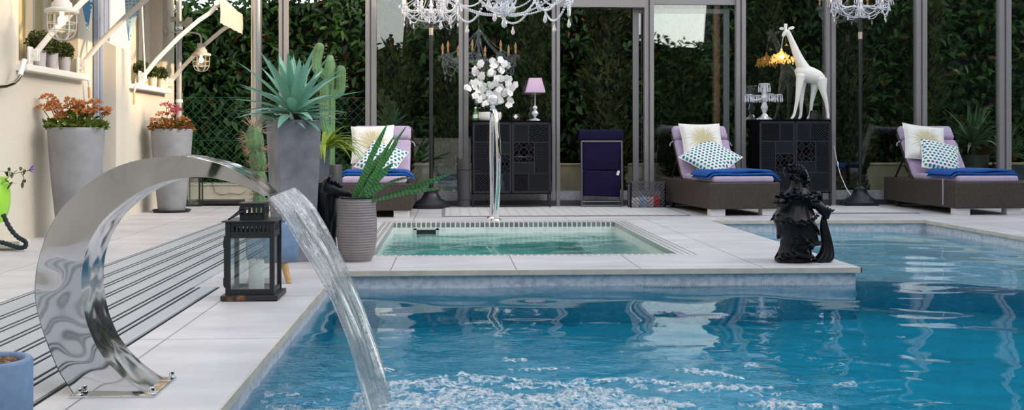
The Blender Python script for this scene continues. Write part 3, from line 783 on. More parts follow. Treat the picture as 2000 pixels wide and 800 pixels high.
for k in range(26):
    a, b = rnd.choice([(2,334),(8,332),(16,336),(24,331),(34,328),(36,348),(33,354),(30,324),(6,352),(10,357),(38,330),(12,330)])
    m.leaf(((a+24)*s_, -.05+rnd.uniform(-.02,.02), .85-(b-HOR)*s_), (rnd.uniform(-1,1), rnd.uniform(-1,0), rnd.uniform(-.8,.7)), rnd.uniform(.03,.06), .022, .4, .2, 4)
m.build('foliage', m_box, t_)
m = M(); m.leaf((66*s_+.0, -.05, .85-(331-HOR)*s_), (1,0,.1), .06, .03, 0, .3, 4)
for k in range(6): m.leaf((69*s_, -.05, .85-(331-HOR)*s_), (1, .7*cos(k*PI/3), .7*sin(k*PI/3)), .062, .034, -.4, .2, 4, prof=lambda t: .35+.75*t)
m.build('flower', mat('purple_petal', (.30,.13,.50), .7), t_)
m_rope = mat('dark_green_rope', (.018,.032,.034), .9, bump=1.0, bscale=60)
def rope(pts, r, lab):
    m = M(); P = []
    for i in range(len(pts)-1):
        for k in range(6): P.append(Vector(pts[i]).lerp(Vector(pts[i+1]), k/6))
    P.append(Vector(pts[-1])); sm = [P[0]] + [(P[max(0,i-2)]+P[i-1]*1+P[i]+P[min(len(P)-1,i+1)]+P[min(len(P)-1,i+2)])/5 for i in range(1, len(P)-1)] + [P[-1]]
    m.tube(sm, [r*(1+.18*sin(i*2.1)) for i in range(len(sm))], 9); return tag(m.build('rope', m_rope), lab, 'rope')
yr = LY - .16; R_ = lambda a, b: AY(a, b, yr)
rope([R_(6,418), R_(14,436), R_(24,452), R_(36,464), R_(44,468), R_(51,472), R_(50,482), R_(40,484), R_(28,481), R_(14,476), R_(0,472), R_(-30,470), R_(-60,476)], .017, 'thick dark green rope looped round the cream foot of the lime planter')

# ------------------------------------------------------------ blue pot of soil, bottom corner
t_ = thing('blue_pot', 'grey blue round pot of bare soil standing close by the curved steel fountain', 'pot', (-.990-.0945, 2.6, 0))
m_bluepot = mat('blue_grey_concrete', (.17,.26,.40), .65, var=.22, vscale=9, bump=.1)
r = .0945; h = .333
m = M(); m.lathe([(.001,0),(r*.93,0),(r*.96,.01),(r,h*.7),(r,h-.006),(r-.005,h),(r-.016,h),(r-.021,h-.006),(r-.022,h-.05),(.001,h-.05)], 48); m.build('pot', m_bluepot, t_, angle=60)
m = M(); rg = np.random.default_rng(4); rings = []
for i in range(9): rings.append([((r-.022)*(1-i/8.5)*cos(j*PI/16), (r-.022)*(1-i/8.5)*sin(j*PI/16), h-.013+rg.uniform(-.005,.006)) for j in range(32)])
m.loft(rings); m.build('soil', mat('bark_soil', (.16,.07,.035), .9, c2=(.035,.016,.010), vscale=90, bump=1, bscale=120), t_)
m = M()
for k in range(34): a = rg.uniform(0,2*PI); q = (r-.03)*math.sqrt(rg.uniform()); m.ball((q*cos(a), q*sin(a), h-.009), rg.uniform(.003,.007), 6, 4, (1,1,.7))
m.build('bark_chip', mat('bark_chip', (.30,.17,.09), .9, var=.4, vscale=60), t_)

# ------------------------------------------------------------ aluminium pool cover tracks let into the deck
tr_ = thing('pool_cover_track', 'set of parallel aluminium tracks for the pool cover, running along the deck', 'track', (-1.8, 0, 0))
m_trk = mat('track_aluminium', (.47,.50,.52), .45, .25, var=.07, vscale=3, stretch=(1,.1,1)); m_gap = mat('track_groove', (.014,.017,.02), .7, spec=.1)
tx = [-2.31, -2.13, -1.99, -1.857, -1.715, -1.578, -1.447, -1.315]
for i in range(7):
    a, bb = tx[i], tx[i+1]; y0, y1 = 1.0, (11.3 if i < 5 else (8.6 if i == 5 else 6.26))
    m = M(); m.bx(a+.025+1.8, bb-.025+1.8, y0, y1, 0.0, .006); m.bx(a-.008+1.8, a+.008+1.8, y0, y1, .0, .006)
    rail = m.build('rail', m_trk, tr_, smooth=False)
    m = M(); m.bx(a-.025+1.8, a+.025+1.8, y0, y1, .0, .0025)
    if i == 6: m.bx(bb-.019+1.8, bb-.008+1.8, y0, y1, 0, .0025)
    m.build('groove', m_gap, rail, smooth=False)

# brushed pole
p = G(501, 440); sp = thing('steel_pole', 'tall brushed steel pole rising behind the spiny cactus', 'pole', (p.x, p.y, 0))
m = M(); m.tube([(0,0,0),(0,0,4.2)], 10.5*p.y/F, 24); m.build('shaft', m_brushed, sp)
m = M(); m.lathe([(.001,0),(.11,0),(.11,.012),(.06,.016),(.06,.05),(.05,.05)], 24); m.build('base', m_brushed, sp)
# ------------------------------------------------------------ curved steel fountain, its sheet of water and foam
def wobble_steel(name, rough, sc, st, stretch=(1,1,1)):
    m, t, out = nt(name); p = N(t, 'BsdfPrincipled', Metallic=1.0, Roughness=rough); p.inputs['Base Color'].default_value = (.74,.745,.75,1); t.links.new(p.outputs[0], out.inputs[0])
    tc = N(t, 'TexCoord'); mp = N(t, 'Mapping'); mp.inputs['Scale'].default_value = stretch; t.links.new(tc.outputs['Object'], mp.inputs[0])
    nz = N(t, 'TexNoise', Scale=sc, Detail=1.0, Distortion=.4); t.links.new(mp.outputs[0], nz.inputs['Vector'])
    b = N(t, 'Bump', Strength=st, Distance=.05); t.links.new(nz.outputs[0], b.inputs['Height']); t.links.new(b.outputs[0], p.inputs['Normal'])
    return m
m_side = wobble_steel('mirror_steel_cheek', .05, 4.0, .30)
m_band = wobble_steel('steel_band', .13, 9.0, .16)
NY, FY = 3.645, 3.87
def resample(pts, n):
    P = [Vector(p) for p in pts]; d = [0]
    for a, b in zip(P, P[1:]): d.append(d[-1] + (b-a).length)
    out = []; j = 0
    for i in range(n):
        s = d[-1]*i/(n-1)
        while j < len(d)-2 and d[j+1] < s: j += 1
        out.append(P[j].lerp(P[j+1], (s-d[j])/max(1e-9, d[j+1]-d[j])))
    return out
def smooth_pts(P, k=2):
    for _ in range(k): P = [P[0]] + [(P[i-1] + P[i]*2 + P[i+1])/4 for i in range(1, len(P)-1)] + [P[-1]]
    return P
outer = [(146,771),(128,745),(114,723),(96,680),(80,635),(69,590),(68,555),(72,520),(80,490),(88,463),(102,434),(118,409),(160,367),(208,334),(235,322),(265,313),(295,308),(325,305),(345,303.5),(369,306),(396,312),(426,318.5),(450,327),(480,343),(500,361),(523,384)]
inner = [(291,771),(272,760),(240,737),(210,707),(189,677),(171,635),(162,596),(159,560),(160,530),(164,505),(175,472),(196,436),(220,411),(256,384),(283,369),(310,357.5),(340,350),(372,346),(400,345.5),(420,348),(450,355.5),(480,365),(505,377),(522,387)]
NS = 90
po = smooth_pts(resample([AY(x, y, NY) for x, y in outer], NS)); pi_ = smooth_pts(resample([AY(x, y, NY) for x, y in inner], NS))
ft = thing('water_fountain', 'curved mirror steel fountain blade bolted to the paving, pouring into the pool', 'fountain', (po[0].x+.13, (NY+FY)/2, 0))
org = ft.location
def shift(P, y): return [(p.x-org.x, y-org.y, p.z) for p in P]
def strip(name, A, B, mt, parent, th=.003):
    m = M(); m.loft([list(q) for q in zip(A, B)], False, False); o = m.build(name, mt, parent, angle=60); return o
# closed hollow blade: two cheeks, outer and inner band
strip('side_plate', shift(pi_, NY), shift(po, NY), m_side, ft); strip('side_plate', shift(po, FY), shift(pi_, FY), m_side, ft)
strip('outer_band', shift(po, NY-.003), shift(po, FY+.003), m_band, ft); strip('inner_band', shift(pi_, FY+.003), shift(pi_, NY-.003), m_band, ft)
m = M(); a, b = po[-1], pi_[-1]
m.bar((a.x-org.x-.003, NY-org.y, a.z), (a.x-org.x-.003, FY-org.y, a.z), .012, .006); m.build('spout_lip', m_band, ft, smooth=False)
c0, c1 = G(133, 778), G(300, 777); ybk = G(345, 738).y
m = M(); m.bx(c0.x-org.x, c1.x-org.x, c0.y-org.y, ybk-org.y, 0, .007); m.build('base_plate', m_band, ft, smooth=False, bevel=.002)
for x in (c0.x+.03, c1.x-.0):
    for y in (c0.y+.018, ybk-.020):
        xx = x - org.x if x < org.x else x - org.x - .012 
        m = M(); m.lathe([(.001,.007),(.013,.007),(.013,.011),(.010,.012),(.010,.022),(.0085,.028),(.004,.031),(.001,.0315)], 12, c=(xx, y-org.y, 0)); m.build('bolt', m_chrome, ft)

# sheet of falling water
near = [(523,386),(548,416),(570,449),(593,486),(615,520),(633,552),(650,585),(666,622),(680,658),(691,690),(700,722),(711,760),(722,800),(731,836)]
far = [(574,366),(594,384),(612,404),(635,442),(660,492),(676,525),(690,560),(704,592),(716,626),(728,658),(740,692),(753,735),(765,790),(768,806)]
nA = smooth_pts(resample([AY(x, y, NY+.005) for x, y in near], 60), 1); fA = smooth_pts(resample([AY(x, y, FY-.005 - .045*i/13) for i, (x, y) in enumerate(far)], 60), 1)
NXW = 26; co = []; uv = []
rgw = np.random.default_rng(8); ph = rgw.uniform(0, 6.28, 8)
def sheet(off):
    for i in range(60):
        t = i/59
        for j in range(NXW+1):
            u = j/NXW; p = nA[i].lerp(fA[i], u)
            w_ = (.0025*sin(17*u+ph[0]+3*t) + .002*sin(31*u+ph[1]-2*t) + .0012*sin(55*u+9*t+ph[2])) * min(1, .2+3*t) + .010*t*sin(4*u*PI+6*t+ph[3])*.5
            edge = .006*max(0, 1-min(u, 1-u)*9)
            co.append((p.x + .84*w_ + (edge+.004)*off, p.y, p.z + .5*w_ + off*.002)); uv.append((u, t))
sheet(.5); sheet(-.5)
W1_ = NXW+1; K = 60*W1_; fc = []
for i in range(59):
    for j in range(NXW):
        a = i*W1_+j; fc.append((a, a+1, a+W1_+1, a+W1_)); fc.append((K+a, K+a+W1_, K+a+W1_+1, K+a+1))
    for j in (0, NXW):
        a = i*W1_+j; q = (a, a+W1_, K+a+W1_, K+a); fc.append(q if j == 0 else q[::-1])
me = bpy.data.meshes.new('falling_water'); me.from_pydata(co, [], fc); ul = me.uv_layers.new(name='flow')
for l in me.loops: ul.data[l.index].uv = uv[l.vertex_index]
me.shade_smooth()
mw, t, out = nt('falling_water')
uvn = N(t, 'UVMap'); uvn.uv_map = 'flow'; mp = N(t, 'Mapping'); mp.inputs['Scale'].default_value = (26, 5, 1); t.links.new(uvn.outputs[0], mp.inputs[0])
nz = N(t, 'TexNoise', Scale=1.0, Detail=5, Roughness=.6, Distortion=.5); t.links.new(mp.outputs[0], nz.inputs['Vector'])
bm = N(t, 'Bump', Strength=1.0, Distance=.02); t.links.new(nz.outputs[0], bm.inputs['Height'])
gs = N(t, 'BsdfGlossy', Roughness=.04); t.links.new(bm.outputs[0], gs.inputs['Normal'])
tp = N(t, 'BsdfTransparent'); tp.inputs[0].default_value = (.93,.955,.96,1)
df = N(t, 'BsdfDiffuse'); df.inputs[0].default_value = (.86,.89,.91,1); t.links.new(bm.outputs[0], df.inputs['Normal'])
m1 = N(t, 'MixShader'); t.links.new(tp.outputs[0], m1.inputs[1]); t.links.new(df.outputs[0], m1.inputs[2])
mr = N(t, 'MapRange'); mr.inputs[1].default_value = .38; mr.inputs[2].default_value = .72; mr.inputs[3].default_value = .04; mr.inputs[4].default_value = .42; t.links.new(nz.outputs[0], mr.inputs[0]); t.links.new(mr.outputs[0], m1.inputs[0])
lw = N(t, 'LayerWeight', Blend=.25); t.links.new(bm.outputs[0], lw.inputs['Normal'])
m2 = N(t, 'MixShader'); t.links.new(lw.outputs['Fresnel'], m2.inputs[0]); t.links.new(m1.outputs[0], m2.inputs[1]); t.links.new(gs.outputs[0], m2.inputs[2]); t.links.new(m2.outputs[0], out.inputs[0])
me.materials.append(mw); o = bpy.data.objects.new('falling_water', me); COL.objects.link(o)
tag(o, 'clear sheet of water falling from the curved steel fountain', 'water', kind='stuff')

# foam thrown up where the sheet lands
def foam():
    st = .012; X, Y = np.meshgrid(np.arange(-.70, 1.6, st), np.arange(2.6, 4.75, st))
    d = np.hypot((X+.02)/1.25, (Y-3.62)/.62)
    rg = np.random.default_rng(31); F_ = np.zeros_like(X)
    for lam, amp in ((.55,1.0),(.28,.7),(.14,.5),(.07,.36),(.036,.25)):
        for _ in range(6):
            a = rg.uniform(0, 2*PI); F_ += amp/2.2*np.sin(2*PI/(lam*rg.uniform(.8,1.3))*(cos(a)*X*.75+sin(a)*Y*2.1) + rg.uniform(0,6.28) + 1.4*np.sin(X*5+a)+1.2*np.sin(Y*7+2*a))
    hgt = F_*.42 + .68 - d*.95 + 1.2*np.exp(-(d/.50)**2) + .25*np.exp(-((Y-4.15)/.10)**2)*(np.abs(X-.35) < .9) - .9*(X < -.36)
    Zs = pool_z(X, Y); Z = Zs + np.clip(hgt, -.05, 1.0)*.040*np.exp(-d*.7) + .002 + .006*rg.uniform(0, 1, X.shape)*(hgt > 0.1)
    ny, nx = X.shape; cs = np.stack([X, Y, Z], -1).reshape(-1, 3); i = np.arange((ny-1)*(nx-1)); a = (i//(nx-1))*nx + i % (nx-1)
    q = np.stack([a, a+1, a+nx+1, a+nx], -1); keep = hgt.reshape(-1)[q].mean(1) > 0.0
    q = q[keep]; used = np.unique(q); mp_ = -np.ones(len(cs), int); mp_[used] = np.arange(len(used))
    return cs[used], mp_[q], np.clip(hgt.reshape(-1)[used], 0, 1)
cs, q, dens_ = foam(); me = bpy.data.meshes.new('foam'); me.from_pydata(cs.tolist(), [], q.tolist()); me.shade_smooth()
me.attributes.new('density', 'FLOAT', 'POINT').data.foreach_set('value', dens_.astype(np.float32))
mf, t, out = nt('white_foam')
geo = N(t, 'NewGeometry'); nz = N(t, 'TexNoise', Scale=42, Detail=6, Roughness=.7); t.links.new(geo.outputs['Position'], nz.inputs['Vector'])
df = N(t, 'BsdfPrincipled', Roughness=.75); df.inputs['Base Color'].default_value = (.93,.95,.97,1)
bm = N(t, 'Bump', Strength=.8, Distance=.02); t.links.new(nz.outputs[0], bm.inputs['Height']); t.links.new(bm.outputs[0], df.inputs['Normal'])
tp = N(t, 'BsdfTransparent'); mx = N(t, 'MixShader'); mr = N(t, 'MapRange'); mr.inputs[1].default_value = .42; mr.inputs[2].default_value = .66; mr.inputs[4].default_value = .97
at_ = N(t, 'Attribute', attribute_name='density'); ma = N(t, 'Math', operation='MULTIPLY_ADD'); ma.inputs[1].default_value = .85; t.links.new(at_.outputs['Fac'], ma.inputs[0]); t.links.new(nz.outputs[0], ma.inputs[2]); t.links.new(ma.outputs[0], mr.inputs[0]); t.links.new(mr.outputs[0], mx.inputs[0]); t.links.new(tp.outputs[0], mx.inputs[1]); t.links.new(df.outputs[0], mx.inputs[2]); t.links.new(mx.outputs[0], out.inputs[0])
me.materials.append(mf); o = bpy.data.objects.new('foam', me); COL.objects.link(o); tag(o, 'white foam where the falling sheet of water hits the pool', 'foam', kind='stuff')

# ------------------------------------------------------------ big black lantern with a white candle
m_rust = mat('rusty_black', (.022,.021,.022), .5, c2=(.26,.10,.03), vscale=16, lo=.34, hi=.46)
m_wax = mat('white_wax', (.82,.82,.84), .5, sub=.2)
lg = G(430, 589); lx0 = lg.x; ly0 = lg.y; S_ = .298
lt = thing('candle_lantern', 'large black metal lantern with glass panes on the paving at the pool edge', 'lantern', (lx0 + S_/2, ly0 + S_/2, 0))
k = S_/2; h = .115
m = M(); m.bx(-k,k,-k,k,.004,.030); m.build('base_plate', m_rust, lt, smooth=False, bevel=.003)
m = M(); m.bx(-.12,.12,-.12,.12,.030,.045)
m.build('floor_tray', m_rust, lt, smooth=False)
m = M()
for x in (-h-.012, h-.012):
    for y in (-h-.012, h-.012): m.bx(x, x+.024, y, y+.024, .03, .415)
for s in (-1, 1):
    m.bx(-h, h, s*h-.008, s*h+.008, .03, .06); m.bx(s*h-.008, s*h+.008, -h, h, .03, .06)
    # pierced top band: rails and bars between the slots
    for z0, z1 in ((.33,.362),(.392,.415)):
        m.bx(-h, h, s*h-.006, s*h+.006, z0, z1); m.bx(s*h-.006, s*h+.006, -h, h, z0, z1)
    for i in range(11):
        a = -h + 2*h*i/10; m.bx(a-.0065, a+.0065, s*h-.006, s*h+.006, .362, .392); m.bx(s*h-.006, s*h+.006, a-.0065, a+.0065, .362, .392)
m.build('frame', m_black, lt, smooth=False)
for s in (-1, 1):
    m = M(); m.bx(-h+.01, h-.01, s*h-.0015, s*h+.0015, .06, .33); m.build('pane', m_glass, lt, smooth=False)
    m = M(); m.bx(s*h-.0015, s*h+.0015, -h+.01, h-.01, .06, .33); m.build('pane', m_glass, lt, smooth=False)
m = M(); m.bx(-h-.022,-h-.012,-h+.0,-h+.02,.07,.34)
for z in (.10,.30): m.tube([(-h-.018,-h-.004,z-.02),(-h-.018,-h-.004,z+.02)], .007, 8)
m.build('door_hinge', m_black, lt, smooth=False)
m = M(); m.bx(-k+.005,k-.005,-k+.005,k-.005,.415,.422); m.build('roof', m_black, lt, smooth=False, bevel=.002)
m = M(); u = .062
for s in (-1, 1):
    for z0, z1 in ((.422,.450),(.487,.505)): m.bx(-u, u, s*u-.003, s*u+.003, z0, z1); m.bx(s*u-.003, s*u+.003, -u, u, z0, z1)
    for i in range(6): a = -u + 2*u*i/5; m.bx(a-.006, a+.006, s*u-.003, s*u+.003, .45, .487); m.bx(s*u-.003, s*u+.003, a-.006, a+.006, .45, .487)
m.bx(-u-.01,u+.01,-u-.01,u+.01,.505,.511); m.build('chimney', m_black, lt, smooth=False)
m = M(); m.tube([(-.062,-.066,.475),(-.075,-.068,.462),(-.11,-.085,.432),(-.118,-.088,.427),(-.108,-.09,.432),(-.02,-.085,.482),(-.012,-.083,.488)], .0045, 8); m.tube([(-.062,-.066,.480),(-.01,-.068,.484)], .004, 6); m.build('handle', m_black, lt)
cx = (490-480)*5.75/F
cd = thing('pillar_candle', 'thick white pillar candle standing inside the large black lantern', 'candle', (lx0 + S_/2 + .012, ly0 + S_/2, .045))
m = M(); m.lathe([(.001,0),(.040,0),(.041,.004),(.041,.155),(.038,.160),(.030,.157),(.001,.152)], 28); m.build('wax', m_wax, cd)
m = M(); m.tube([(0,0,.150),(.001,0,.16),(.003,0,.168)], .0018, 6); m.build('wick', m_black, cd)

# ------------------------------------------------------------ blue pot on wooden legs with a spiny cactus
m_legw = mat('pale_wood_leg', (.55,.33,.14), .5, var=.2, vscale=20, stretch=(4,4,1))
m_cact = mat('cactus_green', (.12,.22,.085), .6, var=.3, vscale=14); m_spine = mat('cactus_spine', (.60,.44,.30), .6, c2=(.38,.16,.09), vscale=30)
pg = G(531, 550); c_t = thing('cactus_pot', 'blue grey pot on three wooden legs holding a tall spiny cactus', 'potted cactus', (pg.x, pg.y + .02, 0))
r = .155
m = M(); m.lathe([(.001,.125),(r*.88,.125),(r*.95,.135),(r,.17),(r,.358),(r*.985,.362),(r*.92,.36),(r*.91,.33),(.001,.33)], 40); m.build('pot', m_bluepot, c_t, angle=60)
m = M(); m.ball((0,0,.33), r*.9, 14, 5, (1,1,.1)); m.build('soil', m_soil, c_t)
for a in (-40, 90, 215):
    q = math.radians(a); m = M(); m.tube([(cos(q)*r*.62, sin(q)*r*.62, .135),(cos(q)*r*.95, sin(q)*r*.95, 0)], [.024,.015], 14); m.build('leg', m_legw, c_t)
px2 = lambda a, b: (AY(a, b, pg.y+.02) - Vector((pg.x, pg.y+.02, 0)))
def seg(m, p, q, r, n=20, rib=9):
    p, q = Vector(p), Vector(q); rings = []
    for i in range(15):
        t = i/14; rr = r*max(.05, (sin(PI*min(.999, max(.001, .06+.9*t))))**.45)
        c = p.lerp(q, t); rings.append([(c.x+rr*(1+.10*cos(rib*2*PI*j/36))*cos(2*PI*j/36), c.y+rr*(1+.10*cos(rib*2*PI*j/36))*sin(2*PI*j/36), c.z) for j in range(36)])
    m.loft(rings)
def spines(m, p, q, r, n, L, rib=9, seed=1):
    rg = random.Random(seed); p, q = Vector(p), Vector(q)
    for i in range(n):
        t = rg.uniform(.08, 1.0); a = 2*PI*rg.randrange(rib)/rib; rr = r*1.08*max(.1, sin(PI*min(.97, .06+.9*t))**.45); c = p.lerp(q, t) + Vector((cos(a)*rr, sin(a)*rr, 0))
        for k in range(5):
            d = Vector((cos(a)+rg.uniform(-.7,.7), sin(a)+rg.uniform(-.7,.7), rg.uniform(-.4,.9))).normalized()*L*rg.uniform(.5,1.1)
            m.tube([c, c+d], [.0016,.0004], 4, False)
segs = [(px2(512,436), px2(506,372), .045), (px2(508,385), px2(503,325), .047), (px2(505,338), px2(502,288), .047), (px2(499,306), px2(496,245), .050)]
m = M()
for a, b, rr in segs: seg(m, a, b, rr)
m.build('stem', m_cact, c_t, angle=80)
m = M()
for i, (a, b, rr) in enumerate(segs): spines(m, a, b, rr, 24, .045 if i < 3 else .06, seed=i)
top = Vector(segs[-1][1])
for k in range(26):
    a = rnd.uniform(0, 2*PI); d = Vector((cos(a), sin(a), rnd.uniform(.2,1.6))).normalized()*rnd.uniform(.05,.10); m.tube([top+Vector((0,0,-.02)), top+d], [.0022,.0005], 4, False)
m.build('spines', m_spine, c_t, smooth=False)

# ------------------------------------------------------------ square tapered planter with the agave
m_slate = mat('slate_grey_planter', (.23,.235,.27), .6, c2=(.115,.12,.14), vscale=4, bump=.12, bscale=30)
g0 = G(551, 513); th = math.radians(25)
pc = Vector((g0.x + .115*cos(th) - .115*sin(th)*1, g0.y + .115*sin(th) + .115*cos(th), 0))
ap = thing('square_planter', 'tall tapered square slate planter holding a big blue green agave', 'planter', pc, th)
m = M(); hp = .985; rings = []
for s_, z in ((.118,0),(.154,hp-.01),(.1535,hp),(.140,hp),(.137,hp-.05)): rings.append([(-s_,-s_,z),(s_,-s_,z),(s_,s_,z),(-s_,s_,z)])
m.loft(rings); m.build('pot', m_slate, ap, smooth=False, bevel=.005)
m_agave = leaf_mat('agave_leaf', (.16,.36,.26), (.28,.52,.40), rough=.5, trans=.12)
m = M(); ag = lambda t: (.55+.75*t) if t < .45 else max(.0, (1-t)/.55)**.75*.89
rg = random.Random(5); n = 46
for i in range(n):
    f_ = i/n; az = i*2.39996; el = math.radians(84 - 96*f_**1.1 + rg.uniform(-6,6)); L = (.34 + .14*sin(PI*min(1, f_*1.15)))*rg.uniform(.85,1.12)
    d = Vector((cos(az)*cos(el), sin(az)*cos(el), sin(el))); m.leaf((cos(az)*.018, sin(az)*.018, hp+.03+.05*(1-f_)), d, L, .084*rg.uniform(.85,1.1), .12+.35*f_, .42, 9, prof=ag)
m.build('agave_leaves', m_agave, ap, angle=80)
m = M(); m.lathe([(.001,hp-.05),(.045,hp-.04),(.055,hp+.01),(.04,hp+.06),(.001,hp+.08)], 14); m.build('agave_stem', m_bark, ap)
m_pale = leaf_mat('pale_grey_leaf', (.22,.36,.28), (.40,.50,.40), rough=.5, trans=.12); m = M()
for i in range(18):
    az = rg.uniform(0, 2*PI); el = rg.uniform(-.1,.55); b_ = Vector((cos(az)*.10, sin(az)*.10, hp-.02)); m.leaf(b_, (cos(az)*cos(el), sin(az)*cos(el), sin(el)), rg.uniform(.22,.40), .03, .25, .3, 8, prof=lambda t: max(.0, 1-t**1.6))
m.build('trailing_leaves', m_pale, ap, angle=80)
m = M(); m.bx(-.137,.137,-.137,.137,hp-.06,hp-.04); m.build('soil', m_soil, ap, smooth=False)

# ------------------------------------------------------------ columnar cactus and strap leaved plant behind it
yb = 9.5; cb = AY(650, HOR, yb)
ct = thing('columnar_cactus', 'branched columnar cactus in a tall dark pot behind the square planter', 'potted cactus', (cb.x, yb, 0))
m = M(); m.lathe([(.001,0),(.075,0),(.085,.62),(.08,.63),(.072,.62),(.07,.58),(.001,.58)], 28); m.build('pot', m_darkalu, ct)
W_ = lambda a, b, dy=0: (AY(a, b, yb) - Vector((cb.x, yb, 0))) + Vector((0, dy, 0))
m_sag = mat('columnar_green', (.14,.27,.105), .6, var=.25, vscale=10)
m = M()
def column(pts, r):
    P = smooth_pts(resample([Vector(p) for p in pts], 26), 3); rings = []; m2 = M(); R = [r*(1 if i < 22 else math.sqrt(max(.04, 1-((i-21)/4.4)**2))) for i in range(26)]
    prev = None
    for i, p in enumerate(P):
        t = (P[min(25, i+1)] - P[max(0, i-1)]).normalized(); u = Vector((0,1,0)); a = u.cross(t).normalized(); b = t.cross(a)
        rings.append([p + a*cos(2*PI*j/33)*R[i]*(1+.09*cos(11*2*PI*j/33)) + b*sin(2*PI*j/33)*R[i]*(1+.09*cos(11*2*PI*j/33)) for j in range(33)])
    m.loft(rings)
column([W_(642,345), W_(642,250), W_(643,170), W_(645,108)], .050)
column([W_(641,150), W_(626,141), W_(619,137), W_(618,118), W_(626,84)], .040)
column([W_(644,188), W_(655,184), W_(664,178), W_(665,160), W_(666,128)], .042)
column([W_(641,260,-.06), W_(635,240,-.085), W_(635,200,-.09), W_(636,158,-.09)], .036)
m.build('stem', m_sag, ct, angle=80)
m = M(); rg = random.Random(9)
for (a, b) in (((642,250),(645,110)), ((619,135),(626,86)), ((665,178),(666,130)), ((635,230),(636,160))):
    for k in range(70):
        t = rg.random(); c = Vector(W_(a[0]+(b[0]-a[0])*t, a[1]+(b[1]-a[1])*t)); q = rg.uniform(0, 2*PI); rr = .046; c2 = c + Vector((cos(q)*rr, sin(q)*rr - (.09 if a[0] == 635 else 0), 0)); m.tube([c2, c2+Vector((cos(q)*.02, sin(q)*.02, rg.uniform(-.006,.012)))], [.0016,.0005], 4, False)
m.build('spines', m_spine, ct, smooth=False)
m_strap = leaf_mat('yellow_green_strap', (.16,.26,.02), (.36,.44,.05), rough=.4, trans=.3)
yb2 = 8.95; c2 = AY(624, HOR, yb2)
bt = thing('strap_leaf_plant', 'plant with arching yellow green strap leaves in a tall round grey pot', 'potted plant', (c2.x, yb2, 0))
m = M(); m.lathe([(.001,0),(.06,0),(.075,.4),(.083,.70),(.083,.76),(.078,.765),(.072,.75),(.001,.72)], 28); m.build('pot', mat('slate_round_pot', (.10,.115,.15), .6, var=.2), bt)
m = M(); rg = random.Random(14)
for i in range(44):
    az = rg.uniform(0, 2*PI) if i % 3 else rg.uniform(-.7,.4); el = rg.uniform(.5, 1.35); L = rg.uniform(.28,.46); m.leaf((cos(az)*.02+.03, sin(az)*.02, .75), (cos(az)*cos(el), sin(az)*cos(el), sin(el)), L, .034, rg.uniform(1.2,2.3), .3, 12, prof=lambda t: .75+.5*t if t < .5 else max(0, (1-t)/.5)**.7)
m.build('leaves', m_strap, bt, angle=80)

# ------------------------------------------------------------ ribbed vase with the banded snake plant
vg = G(697, 513); vy = vg.y + .12; vc = AY(697, HOR, vy); sv = vy/F
vt = thing('ribbed_vase', 'ribbed taupe vase holding a banded snake plant at the corner of the spa', 'potted plant', (vc.x, vy, 0))
m = M(); prof = [(.001,0),(25*sv,0)]; nn = 150; hv = 121*sv
for i in range(nn+1):
    t = i/nn; base = np.interp(t, [0,.05,.15,.35,.6,1.0], [27,30,35,38.5,38.8,36.0])*sv; prof.append((base + .0022*cos(2*PI*24*t), t*hv))
prof += [(34*sv, hv), (33.5*sv, hv-.03), (.001, hv-.03)]
m.lathe(prof, 48); m.build('pot', mat('taupe_ceramic', (.215,.195,.195), .5, var=.08, vscale=8), vt, angle=80)
m = M(); m.lathe([(30*sv,hv-.03),(31*sv,hv+.010),(29.5*sv,hv+.012),(28*sv,hv-.02),(.001,hv-.02)], 32); m.build('liner', m_black, vt)
mz, t, out = nt('snake_plant_leaf'); p = N(t, 'BsdfPrincipled', Roughness=.4); t.links.new(p.outputs[0], out.inputs[0])
tc = N(t, 'TexCoord'); wv = N(t, 'TexWave', Scale=20.0, Distortion=4.0, Detail=3.0); wv.bands_direction = 'DIAGONAL'; wv.inputs['Detail Scale'].default_value = 2.5
t.links.new(tc.outputs['Object'], wv.inputs['Vector']); rp = N(t, 'ValToRGB'); rp.color_ramp.elements[0].position = .22; rp.color_ramp.elements[1].position = .62
rp.color_ramp.elements[0].color = (.030,.115,.035,1); rp.color_ramp.elements[1].color = (.085,.27,.07,1); t.links.new(wv.outputs['Color'], rp.inputs[0]); t.links.new(rp.outputs[0], p.inputs['Base Color'])
def blade(bx, by, tx_, ty, w, dy0, dy1, sag, tw):
    a = AY(bx, by, vy+dy0) - Vector((vc.x, vy, 0)); b = AY(tx_, ty, vy+dy1) - Vector((vc.x, vy, 0)); d = b - a; L = d.length; d.normalize()
    side = Vector((0,1,0)).cross(d).normalized(); nr = side.cross(d); side = Matrix.Rotation(tw, 3, d) @ side; nr = Matrix.Rotation(tw, 3, d) @ nr
    m = M(); rings = []
    for i in range(15):
        t = i/14; wdt = w*sv*.40*(.55 + .9*t - .45*t*t if t < .7 else (.55+.63-.2205)*(max(0.0004, (1-t)/.3))**.62)
        c = a + d*(L*t) + Vector((0,0,-sag*sv))*(4*t*(1-t)); rings.append([c - side*wdt + nr*wdt*.22, c + nr*0, c + side*wdt + nr*wdt*.22, c - nr*.004])
    m.loft(rings); m.build('leaf', mz, vt, angle=75)
